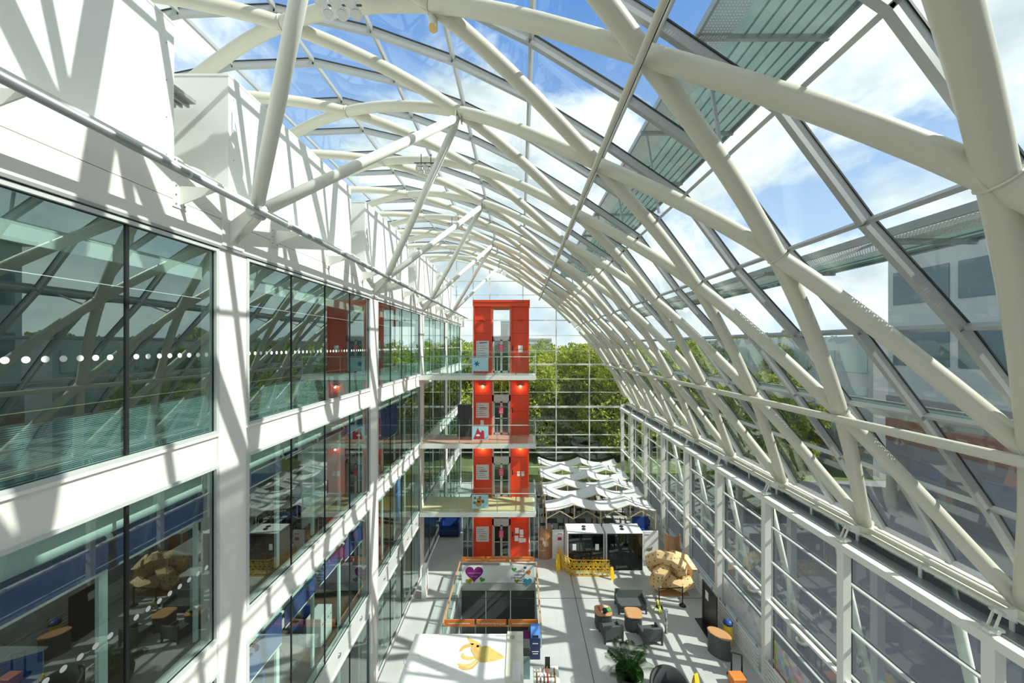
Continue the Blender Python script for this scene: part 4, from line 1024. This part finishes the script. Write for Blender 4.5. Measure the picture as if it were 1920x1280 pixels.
# bollard
t_ = thing('steel_bollard', 'slim brushed steel bollard on the open floor', 'bollard', (7.1, 17.6, 0)); MB().cyl((0, 0, 0), (0, 0, 1.12), .075, 18).build('post', 'chrome', t_, world=False); MB().lathe([(.075, 0), (.06, .03), (0.001, .045)], (0, 0, 1.12), 18).build('cap', 'steel_white', t_, world=False)
def stanchions(label, pts, dip=0):
    for n_, (x, y) in enumerate(pts):
        t_ = thing('queue_post', 'black queue post, %s one of the pair %s' % (['left', 'right'][n_], label), 'post', (x, y, 0), group='queue posts ' + label)
        MB().lathe([(.18, 0), (.17, .03), (.06, .06), (.03, .08)], n=22).build('base', 'black', t_, world=False); MB().cyl((0, 0, .07), (0, 0, 1.0), .032, 14).build('pole', 'black', t_, world=False)
        MB().cyl((0, 0, .95), (0, 0, 1.02), .045, 14).build('belt_head', 'charcoal', t_, world=False)
    a, c = pts; t_ = tag(MB().bar((*a, .97), (*c, .97), .008, .05).build('queue_belt', 'black'), 'black belt stretched between the queue posts ' + label, 'belt')
stanchions('in front of the spotted sculpture', ((7.42, 19.35), (8.72, 19.45)))
stanchions('beside the lens shaped desk', ((8.95, 15.35), (9.3, 15.2)))
t_ = thing('lens_desk', 'lens shaped desk with wooden top and grey body near the right wall', 'desk', (8.98, 16.35, 0), -.75)
ln = [(.50 * math.cos(a), .33 * math.sin(a) * (1 if math.sin(a) > 0 else .8)) for a in [2 * PI * q / 30 for q in range(30)]]
MB().prism(ln, .93, .97, lambda u, v, q: (u, v, q)).build('desk_top', 'oak', t_, world=False); MB().prism([(a * .95, c * .95) for a, c in ln], 0, .93, lambda u, v, q: (u, v, q)).build('body', 'seat_grey', t_, world=False)
t_ = thing('orange_stool', 'orange red box stool at the bottom edge of the view', 'stool', (8.9, 14.85, 0)); MB().bx(-.28, .28, -.22, .22, .05, .45).build('cushion', 'orange', t_, world=False, bevel=.03); MB().bx(-.25, .25, -.19, .19, 0, .05).build('plinth', 'black', t_, world=False)
t_ = thing('display_stand', 'tall black display panel on a flat foot near the right wall', 'display', (9.3, 17.8, 0))
MB().bx(-.03, .03, -.68, .68, .05, 2.05).build('panel', 'black', t_, world=False); MB().bx(-.38, .05, -.72, .72, 0, .04).build('foot', 'black', t_, world=False); MB().bx(-.036, -.031, .05, .33, 1.35, 1.75).build('taped_notice', 'paper', t_, world=False); MB().bx(-.055, -.03, .5, .54, .05, 2.0).build('edge_strip', 'charcoal', t_, world=False)
t_ = thing('yellow_sack_bin', 'yellow sack stand with blue lid beside the black display panel', 'bin', (9.72, 16.95, 0)); MB().lathe([(.17, .02), (.2, .4), (.19, .95)], n=16).build('sack', 'yellow', t_, world=False); MB().lathe([(.21, .95), (.2, 1.05), (.08, 1.14)], n=16).build('lid', 'blue', t_, world=False)
# sculpture: chunky faceted knot
kn = thing('knot_sculpture', 'large faceted plywood knot sculpture with brown spots', 'sculpture', (8.55, 20.7, 0))
pts = []
K = 24
for q in range(K):
    a = 2 * PI * q / K; r = .80 + .34 * math.cos(1.5 * 2 * a / 1 * 1) if False else .78 + .36 * math.cos(3 * a)
    x = r * math.cos(2 * a); z_ = r * math.sin(2 * a); y_ = .36 * math.sin(3 * a)
    pts.append((x * 1.08, y_ * 1.3, z_ * .80 + 1.12))
MB().tube(pts, .36, 6, closed=True, twist=.3).build('knot_body', 'spotted_ply', kn, world=False)
MB().bx(-.7, .9, -.5, .5, 0, .03).build('base_mat', 'oak', kn, world=False)
# pods
pd0 = None
for n_, x in enumerate((4.06, 6.46)):
    lb = ['left white phone pod with glass front behind the yellow barrier', 'right white phone pod with glass front'][n_]
    if pd0 is None:
        pd0 = thing('phone_pod', lb, 'pod', (x, 22.35, 0), group='phone pods')
        b = MB(); W_ = 1.14; D = 1.2; Ht = 2.4
        b.bx(-W_, -W_ + .06, 0, D, .02, Ht - .06); b.bx(W_ - .06, W_, 0, D, .02, Ht - .06); b.bx(-W_, W_, 0, D, Ht - .06, Ht); b.bx(-W_, W_, 0, D, 0, .08); b.bx(-W_ + .06, W_ - .06, D - .06, D, .08, Ht - .06); b.build('shell', 'white', pd0, world=False, bevel=.03)
        b = MB(); b.bx(-W_ + .06, W_ - .06, .01, .05, .08, .12); b.bx(-W_ + .06, W_ - .06, .01, .05, Ht - .11, Ht - .06)
        for xx in (-W_ + .08, -.38, .36, W_ - .08): b.bx(xx - .02, xx + .02, .01, .05, .08, Ht - .06)
        b.build('front_frame', 'black', pd0, world=False)
        MB().bx(-W_ + .06, W_ - .06, .025, .035, .08, Ht - .06).build('front_glass', 'glass_dark', pd0, world=False)
        b = MB(); b.cyl((-.05, .45, Ht), (-.05, .45, Ht + .03), .13, 16); b.cyl((-.0, .78, Ht), (-.0, .78, Ht + .03), .13, 16); b.build('roof_vent', 'black', pd0, world=False)
        MB().bx(-W_ + .1, -W_ + .55, .1, D - .1, .08, .48).bx(W_ - .55, W_ - .1, .1, D - .1, .08, .48).build('bench', 'seat_grey', pd0, world=False)
        MB().bx(-.35, .35, .4, .9, .72, .76).bx(-.05, .05, .6, .7, .08, .72).build('inner_table', 'charcoal', pd0, world=False)
        MB().bx(.30, .34, -.03, .01, 1.0, 1.25).build('door_handle', 'black', pd0, world=False)
    else: dup(pd0, lb, (x, 22.35, 0))
for n_, x in enumerate((3.35, 4.75)): tag(MB().bx(x - .11, x + .11, 22.335, 22.345, 1.35, 1.72).build('pod_notice', 'paper'), 'white notice taped on the left pod glass, %s one' % ['left', 'right'][n_], 'notice', 'notices on the pod glass')
# yellow folding barrier
fbr = thing('folding_barrier', 'yellow expanding lattice barrier in front of the left phone pod', 'barrier', (4, 21.9, 0))
path = [Vector((2.45, 23.4, 0)), Vector((2.6, 22.6, 0)), Vector((3.15, 21.95, 0)), Vector((5.4, 21.9, 0))]
seg = []
for a, c in zip(path[:-1], path[1:]):
    nn_ = max(1, int((c - a).length / .14))
    for q in range(nn_): seg.append(a.lerp(c, q / nn_))
seg.append(path[-1])
b = MB()
for q in range(len(seg) - 1):
    up = (q % 2 == 0)
    for tier in (.1, .52):
        for o_ in (0, .1, .2):
            za_, zb_ = (tier + o_, tier + o_ + .17) if up else (tier + o_ + .17, tier + o_)
            b.bar(seg[q] + Vector((0, 0, za_)), seg[q + 1] + Vector((0, 0, zb_)), .025, .035)
b.build('lattice', 'yellow', fbr)
b = MB()
for zz in (.05, .5, .97):
    for a, c in zip(path[:-1], path[1:]): b.bar(a + Vector((0, 0, zz)), c + Vector((0, 0, zz)), .03, .05)
for q in range(0, len(seg), 4): b.bar(seg[q], seg[q] + Vector((0, 0, 1.0)), .03, .05, (0, 1, 0))
b.build('rail', 'yellow_orange', fbr)
# slatted wooden drums and signs beside the pods
for n_, (x, y, r, h) in enumerate(((1.6, 24.1, .48, 2.0), (9.65, 23.0, .42, 2.05))):
    t_ = thing('slatted_screen', 'curved wooden slat screen %s' % ['left of the white sign by the tower', 'right of the phone pods by the glass wall'][n_], 'screen', (x, y, 0))
    b = MB()
    for q in range(22):
        a = PI + PI * 1.1 * q / 21 - .15; b.obx((x + r * math.cos(a) * 1.1, y + r * math.sin(a), h / 2), (.06, .03, h), Matrix.Rotation(a + PI / 2, 3, 'Z'))
    b.build('slat', 'slat_wood', t_)
    b = MB(); b.tube([(x + r * math.cos(a) * 1.04, y + r * math.sin(a) * .94, h * .4) for a in [PI + PI * 1.1 * q / 12 - .15 for q in range(13)]], .02, 6); b.tube([(x + r * math.cos(a) * 1.04, y + r * math.sin(a) * .94, h * .95) for a in [PI + PI * 1.1 * q / 12 - .15 for q in range(13)]], .02, 6); b.build('hoop', 'slat_wood', t_)
for n_, (a, c, y) in enumerate(((2.12, 2.86, 23.75), (7.75, 9.0, 23.6))):
    t_ = thing('white_sign_wall', 'white sign panel with small red marks %s' % ['left of the phone pods', 'right of the phone pods'][n_], 'sign', ((a + c) / 2, y, 0))
    MB().bx(a, c, y, y + .1, 0, 1.85).build('panel', 'white', t_); MB().bx(a + (.35 if n_ == 0 else .08), a + (.6 if n_ == 0 else .25), y - .004, y - .001, 1.2, 1.4).build('red_mark', 'red_art', t_)
    MB().bx(a + .35, a + .65, y - .004, y - .001, 1.6, 1.65).build('text_line', 'purple', t_)
    if n_: MB().prism([(8.2, .62), (8.3, .75), (8.5, .78), (8.62, .9), (8.6, .65), (8.4, .55)], 23.594, 23.598, lambda u, v, q: (u, q, v)).build('animal_mark', 'brown_art', t_)
# blue bin and condiment stand
t_ = thing('recycling_bin', 'tall navy blue recycling bin at the corner of the stairwell opening', 'bin', (.68, 16.3, 0)); MB().bx(-.22, .22, -.2, .2, 0, .95).build('body', 'navy', t_, world=False, bevel=.02); MB().prism([(-.2, .95), (.2, .95), (.2, 1.3), (-.02, 1.28)], -.2, .2, lambda u, v, q: (q, u, v)).build('hood', 'blue_light', t_, world=False)
MB().bx(-.15, .15, -.207, -.202, .35, .38).bx(-.12, .12, -.207, -.202, .25, .28).bx(-.12, .12, -.207, -.202, .7, .73).build('label_lines', 'paper', t_, world=False); MB().bx(-.14, .14, -.212, -.198, .98, 1.08).build('opening', 'black', t_, world=False)
t_ = thing('grey_cabinet', 'teal grey cabinet behind the kiosk beside the blue bin', 'cabinet', (.22, 15.4, 0)); MB().bx(-.2, .2, -.25, .25, 0, .95).build('body', 'teal_box', t_, world=False); MB().bx(-.2, .2, -.24, .24, .95, 1.3).build('dark_top', 'charcoal', t_, world=False)
t_ = thing('condiment_counter', 'black counter stand at the bottom edge beside the kiosk', 'counter', (1.0, 14.2, 0)); MB().bx(-.45, .5, -.6, .4, 0, 1.0).build('body', 'charcoal', t_, world=False); MB().bx(-.48, .53, -.62, .42, 1.0, 1.03).build('top', 'white', t_, world=False)
bt = 0; rs = random.Random(5)
for r_ in range(3):
    for q in range(6):
        x = .65 + q * .14; y = 13.9 + r_ * .22; h = .16 + .16 * rs.random(); mt = rs.choice(['cup', 'gold_art', 'black', 'white', 'red_art', 'brown_art'])
        o_ = MB().lathe([(.035, 0), (.037, h * .65), (.014, h * .8), (.014, h)], (x, y, 1.032), 10).build('bottle', mt)
        tag(o_, 'small bottle on the black counter, %s row, %s from left' % (['front', 'middle', 'back'][r_], ['first', 'second', 'third', 'fourth', 'fifth', 'sixth'][q]), 'bottle', 'bottles on the counter')
tag(MB().bx(1.0, 1.2, 14.5, 14.53, 1.03, 1.48).build('menu_board', 'charcoal'), 'small upright charcoal menu board on the counter', 'board')

# ------------------------------------------------------------------ canopies over the cafe
def wave(x, peaks, amp, zt):
    d = min(abs(x - p) for p in peaks); s_ = min(1, d / 1.99); return zt - amp * (1 - (1 - s_) ** 1.8)
for i in range(6):
    y = 25.85 + 1.83 * i; pk = [-.1, 3.87, 7.85] if i % 2 == 0 else [1.9, 5.88, 9.86]; pk2 = [1.65, 5.55, 9.4] if i % 2 == 0 else [3.6, 7.5]
    xa, xb = (1.85, 9.75) if i % 2 == 0 else (1.75, 9.5)
    t_ = thing('fabric_canopy', 'white scalloped fabric canopy strip on timber frames, %s row from the viewpoint' % ORD[i], 'canopy', ((xa + xb) / 2, y + .8, 0), group='fabric canopies over the cafe')
    b = MB(); nx, ny = 64, 8; vs = []
    for r_ in range(ny + 1):
        s_ = r_ / ny
        for q in range(nx + 1):
            x = xa + (xb - xa) * q / nx; z = wave(x, pk, .46, 2.66) * (1 - s_) + wave(x, pk, .54, 2.70) * s_ - .10 * math.sin(PI * s_)
            vs.append((x, y + 1.74 * s_, z))
    fs = [(r_ * (nx + 1) + q, r_ * (nx + 1) + q + 1, (r_ + 1) * (nx + 1) + q + 1, (r_ + 1) * (nx + 1) + q) for r_ in range(ny) for q in range(nx)]
    b.add(vs, fs, True); c_ = b.build('fabric', 'white', t_); so = c_.modifiers.new('s', 'SOLIDIFY'); so.thickness = .012
    b = MB(); x = xa + .03; up = False
    while x < xb - .9:
        za, zb = (1.6, 2.15) if not up else (2.15, 1.6); b.bar((x, y, za), (x + .965, y, zb), .05, .05); 
        up = not up; x += .965
    for p in pk:
        if xa < p < xb: b.bar((p, y, 1.65), (p, y, 2.62), .05, .05, (0, 1, 0))
    q = [xa + (xb - xa) * k / 24 for k in range(25)]
    for a, c in zip(q[:-1], q[1:]): b.bar((a, y, wave(a, pk, .46, 2.62)), (c, y, wave(c, pk, .46, 2.62)), .04, .04)
    b.build('lattice_frame', 'pine', t_)
    for p in (xa + .03, xa + .03 + 1.93 * 2, xb - .1): MB().bx(p - .04, p + .04, y - .04, y + .04, 0, 2.2).build('post', 'pine', t_)
# cafe furniture beneath
ct0 = cc0 = None; n1 = n2 = 0
rs = random.Random(11)
for r_ in range(4):
    for q in range(4):
        x = 2.0 + q * 2.15 + (.4 if r_ % 2 else 0); y = 24.9 + r_ * 2.5
        if q == 2 and r_ == 0: continue
        lb = 'dark cafe table under the canopies, %s row, %s from the left' % (ORD[r_].replace('nearest', 'first'), ['first', 'second', 'third', 'fourth'][q])
        if ct0 is None:
            ct0 = thing('cafe_table', lb, 'table', (x, y, 0), group='cafe tables'); MB().bx(-.4, .4, -.35, .35, .70, .73).build('table_top', 'charcoal', ct0, world=False); MB().cyl((0, 0, .03), (0, 0, .7), .04, 10).build('pedestal', 'black', ct0, world=False); MB().lathe([(.28, 0), (.26, .03)], n=16).build('foot', 'black', ct0, world=False)
        else: dup(ct0, lb, (x, y, 0))
        for s_ in (-1, 1):
            lb2 = 'black cafe chair %s of the %s table in the %s row under the canopies' % (['left', 'right'][s_ > 0], ['first', 'second', 'third', 'fourth'][q], ORD[r_].replace('nearest', 'first'))
            loc = (x + s_ * .68, y, 0)
            if cc0 is None:
                cc0 = thing('cafe_chair', lb2, 'chair', loc, group='cafe chairs'); MB().bx(-.21, .21, -.2, .2, .43, .47).build('seat', 'black', cc0, world=False); MB().bx(-.23, -.19, -.2, .2, .55, .86).bx(-.22, -.19, -.2, -.17, .45, .86).bx(-.22, -.19, .17, .2, .45, .86).build('backrest', 'black', cc0, world=False)
                for a in (-.18, .18):
                    for c in (-.17, .17): MB().bx(a - .015, a + .015, c - .015, c + .015, 0, .43).build('leg', 'black', cc0, world=False)
            else: dup(cc0, lb2, loc, 0 if s_ < 0 else PI)
t_ = thing('orange_bench', 'orange yellow bench behind the right phone pod', 'bench', (6.9, 25.0, 0)); MB().bx(-.6, .6, -.25, .25, .1, .45).build('seat', 'yellow_orange', t_, world=False, bevel=.03); MB().bx(-.6, .6, .2, .3, .45, .95).build('backrest', 'orange', t_, world=False, bevel=.03); MB().bx(-.55, .55, -.2, .2, 0, .1).build('plinth', 'black', t_, world=False)
t_ = thing('blue_bench', 'blue upholstered bench under the right end of the front canopy', 'bench', (8.9, 26.6, 0)); MB().bx(-.6, .6, -.3, .3, .1, .45).build('seat', 'blue', t_, world=False, bevel=.03); MB().bx(-.6, .6, .22, .32, .45, 1.3).build('backrest', 'blue', t_, world=False, bevel=.03); MB().bx(-.55, .55, -.25, .25, 0, .1).build('plinth', 'black', t_, world=False)
t_ = thing('booth_sofa', 'blue high sided booth sofa beyond the lowest bridge by the left wall', 'sofa', (-5.15, 27.0, 0))
MB().bx(-.7, .7, -.6, .3, .1, .45).build('seat', 'navy', t_, world=False, bevel=.03); MB().bx(-.7, .7, .3, .5, .1, 1.35).build('backrest', 'blue', t_, world=False, bevel=.03); MB().bx(-.75, -.62, -.6, .5, .1, 1.1).build('side_panel', 'blue', t_, world=False, bevel=.03); MB().bx(.62, .75, -.6, .5, .1, 1.1).build('side_panel', 'blue', t_, world=False, bevel=.03); MB().bx(-.7, .7, -.55, .45, 0, .1).build('plinth', 'black', t_, world=False)
t_ = thing('display_totem', 'white totem with red mark by the left wall near the stairwell', 'totem', (-5.3, 20.2, 0)); MB().bx(-.12, .12, -.25, .25, 0, 1.7).build('body', 'white', t_, world=False); MB().bx(.121, .125, -.12, .12, .35, .6).build('red_mark', 'red', t_, world=False)

# posters on the lower right glazing
t_ = thing('photo_collage', 'pale photo collage poster on the lower right glazing, further one', 'poster', (XG - .2, 17.4, .6)); MB().bx(XG - .19, XG - .17, 15.75, 19.0, .66, 1.86).build('sheet', 'collage_pale', t_)
t_ = thing('photo_collage', 'multicoloured photo collage poster with yellow edge and red base line, nearer one', 'poster', (XG - .2, 13.6, .45)); MB().bx(XG - .19, XG - .17, 11.8, 15.1, .5, 1.6).build('sheet', 'collage', t_); MB().bx(XG - .192, XG - .168, 15.1, 15.2, .5, 1.6).build('yellow_edge', 'lemon', t_); MB().bx(XG - .2, XG - .168, 11.8, 15.2, .45, .5).build('red_line', 'red_art', t_)

# ------------------------------------------------------------------ outdoors
def leafcloud(seed, n, lumps, size):
    r = np.random.RandomState(seed); V = []; 
    per = n // len(lumps)
    for (cx, cy, cz, rx, ry, rz) in lumps:
        d = r.normal(size=(per, 3)); d /= np.linalg.norm(d, axis=1)[:, None]; rad = r.uniform(.72, 1.04, (per, 1))
        V.append(d * rad * np.array([rx, ry, rz]) + np.array([cx, cy, cz]))
    C = np.vstack(V); m_ = len(C); a = r.normal(size=(m_, 3)); a /= np.linalg.norm(a, axis=1)[:, None]
    b_ = np.cross(a, r.normal(size=(m_, 3))); b_ /= np.linalg.norm(b_, axis=1)[:, None]; s_ = size * r.uniform(.6, 1.3, (m_, 1))
    Q = np.stack([C - a * s_, C + b_ * s_ * .5, C + a * s_, C - b_ * s_ * .5], 1).reshape(-1, 3)
    me = bpy.data.meshes.new('foliage'); me.vertices.add(m_ * 4); me.vertices.foreach_set('co', Q.ravel()); me.loops.add(m_ * 4); me.loops.foreach_set('vertex_index', np.arange(m_ * 4)); me.polygons.add(m_)
    me.polygons.foreach_set('loop_start', np.arange(m_) * 4); me.update(calc_edges=True); me.validate(); return me
FOL = []
for sdv in range(3):
    r = random.Random(sdv + 20); lumps = [(0, 0, 8, 3.6, 3.6, 4.2)]
    for k in range(17): a = k * 2.4; rr = 2.6 + r.random(); lumps.append((rr * math.cos(a), rr * math.sin(a), 2.0 + (k / 17) * 9.8, 1.7 + r.random(), 1.7 + r.random(), 1.5 + r.random() * .8))
    me = leafcloud(sdv, 26000, lumps, .21); FOL.append(me)
tk = MB(); tk.tube([(0, 0, -.2), (.1, 0, 3), (0, .1, 6), (.1, 0, 9)], [.32, .26, .2, .08], 10)
for a in range(5): tk.tube([(0, 0, 3.5 + a * .6), (1.4 * math.cos(a * 1.3), 1.4 * math.sin(a * 1.3), 5.6 + a * .6), (2.6 * math.cos(a * 1.3), 2.6 * math.sin(a * 1.3), 7 + a * .5)], [.12, .08, .03], 7)
TK = tk.build('trunk', 'bark'); TKM = TK.data; bpy.data.objects.remove(TK)
def tree(x, y, s_, v, label, group, mat='leaf'):
    t_ = thing('leafy_tree', label, 'tree', (x, y, -.1), v * 1.7 + x, group); t_.scale = (s_, s_, s_ * 1.0)
    me = FOL[v % 3]
    if not me.materials: me.materials.append(MT['leaf'])
    o = bpy.data.objects.new('foliage', me); COL.objects.link(o); o.parent = t_
    if mat != 'leaf': o.material_slots[0].link = 'OBJECT'; o.material_slots[0].material = MT[mat]
    o2 = bpy.data.objects.new('trunk', TKM); COL.objects.link(o2); o2.parent = t_
xs = [-15, -9.5, -4, 1.5, 7, 12.5, 18]
nm_ = ['far left', 'left', 'left of the red tower', 'hidden behind the red tower', 'right of the red tower', 'right', 'far right']
for n_, x in enumerate(xs): tree(x, 47 + (n_ * 37 % 5), .98 + .07 * ((n_ * 13) % 3), n_, 'sunlit green tree in the front row beyond the end gable, %s' % nm_[n_], 'park trees beyond the gable')
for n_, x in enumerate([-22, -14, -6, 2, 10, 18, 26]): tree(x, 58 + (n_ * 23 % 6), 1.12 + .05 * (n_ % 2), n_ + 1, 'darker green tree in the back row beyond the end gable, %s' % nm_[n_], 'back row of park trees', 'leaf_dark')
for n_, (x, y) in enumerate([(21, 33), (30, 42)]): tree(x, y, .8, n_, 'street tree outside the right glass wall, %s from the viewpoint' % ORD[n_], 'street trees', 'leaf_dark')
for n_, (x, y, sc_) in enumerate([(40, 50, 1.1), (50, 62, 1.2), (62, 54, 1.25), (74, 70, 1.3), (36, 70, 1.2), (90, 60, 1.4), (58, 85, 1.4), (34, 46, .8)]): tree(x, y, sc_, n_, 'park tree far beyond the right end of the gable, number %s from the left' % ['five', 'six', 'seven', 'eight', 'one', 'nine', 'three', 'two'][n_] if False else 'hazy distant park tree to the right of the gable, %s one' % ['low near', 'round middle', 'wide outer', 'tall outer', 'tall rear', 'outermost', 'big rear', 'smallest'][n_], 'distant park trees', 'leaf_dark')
t_ = thing('tower_block', 'distant grey brown tower block on the skyline seen through the top lift portal', 'building', (-12, 240, 0)); MB().bx(-12.7, -7, 238, 250, 0, 30).build('block', 'far_tower', t_)
b = MB(); [b.bx(-12.5 + k * .8, -12.2 + k * .8, 237.8, 238, 4, 29) for k in range(7)]; b.build('window_strip', 'white', t_)
t_ = thing('office_block', 'pale distant office block on the skyline right of the tower', 'building', (12, 240, 0)); MB().bx(5, 21, 240, 255, 0, 19).build('block', 'far_white', t_)
b = MB(); [b.bx(5, 21, 239.8, 240, 5 + k * 3, 6.2 + k * 3) for k in range(5)]; b.build('window_band', 'far_tower', t_)
t_ = thing('reflection_block', 'pale grey office building with brick base across the street outside the right wall', 'building', (40, 10, 0))  # added block: its upper storeys imitate the left building mirrored in the vault glass
MB().bx(34, 46, -40, 33.5, 9.4, 23.2).build('upper_wall', 'facade_grey', t_); MB().bx(33.8, 46, -40, 33.5, -.1, 9.4).build('lower_wall', 'base_grey', t_); MB().bx(33.75, 33.8, -40, 33.5, 5.4, 7.8).build('brick_band', 'brick', t_)
MB().bx(33.2, 46.4, -40.5, 34, 23.2, 23.6).build('roof', 'alu_light', t_)
for k in range(14):
    for z_ in (17.6, 12.2): MB().bx(33.94, 34.02, -35 + k * 4.9, -30.7 + k * 4.9, z_, z_ + 2.9).build('window', 'far_glass', t_)
    MB().bx(33.66, 33.82, -35 + k * 4.9, -32.4 + k * 4.9, 1.2, 4.2).build('shop_window', 'far_tower', t_)
t_ = thing('haze_block', 'long low pale block with glass bands, added for the haze beyond the grey block', 'building', (42, 55, 0))  # added building whose pale walls give the hazy grey tone there
MB().bx(37, 50, 38, 90, -.1, 15).build('wall', 'facade_grey', t_)
for k in range(13):
    for z_ in (3, 7, 11): MB().bx(36.92, 37.02, 38.6 + k * 4, 41.6 + k * 4, z_, z_ + 2.4).build('window', 'glass_band', t_)
b = MB(); [b.bx(15 + k * 2.6, 15.12 + k * 2.6, 4, 12, -.079, -.07) for k in range(6)]; b.bx(13.6, 13.7, -10, 36, -.079, -.07); smesh(b, 'trim_3', 'reflection_line', 'white lines on the street standing in for the reflected floor')  # drawn lines imitate the atrium floor reflected in the right glazing
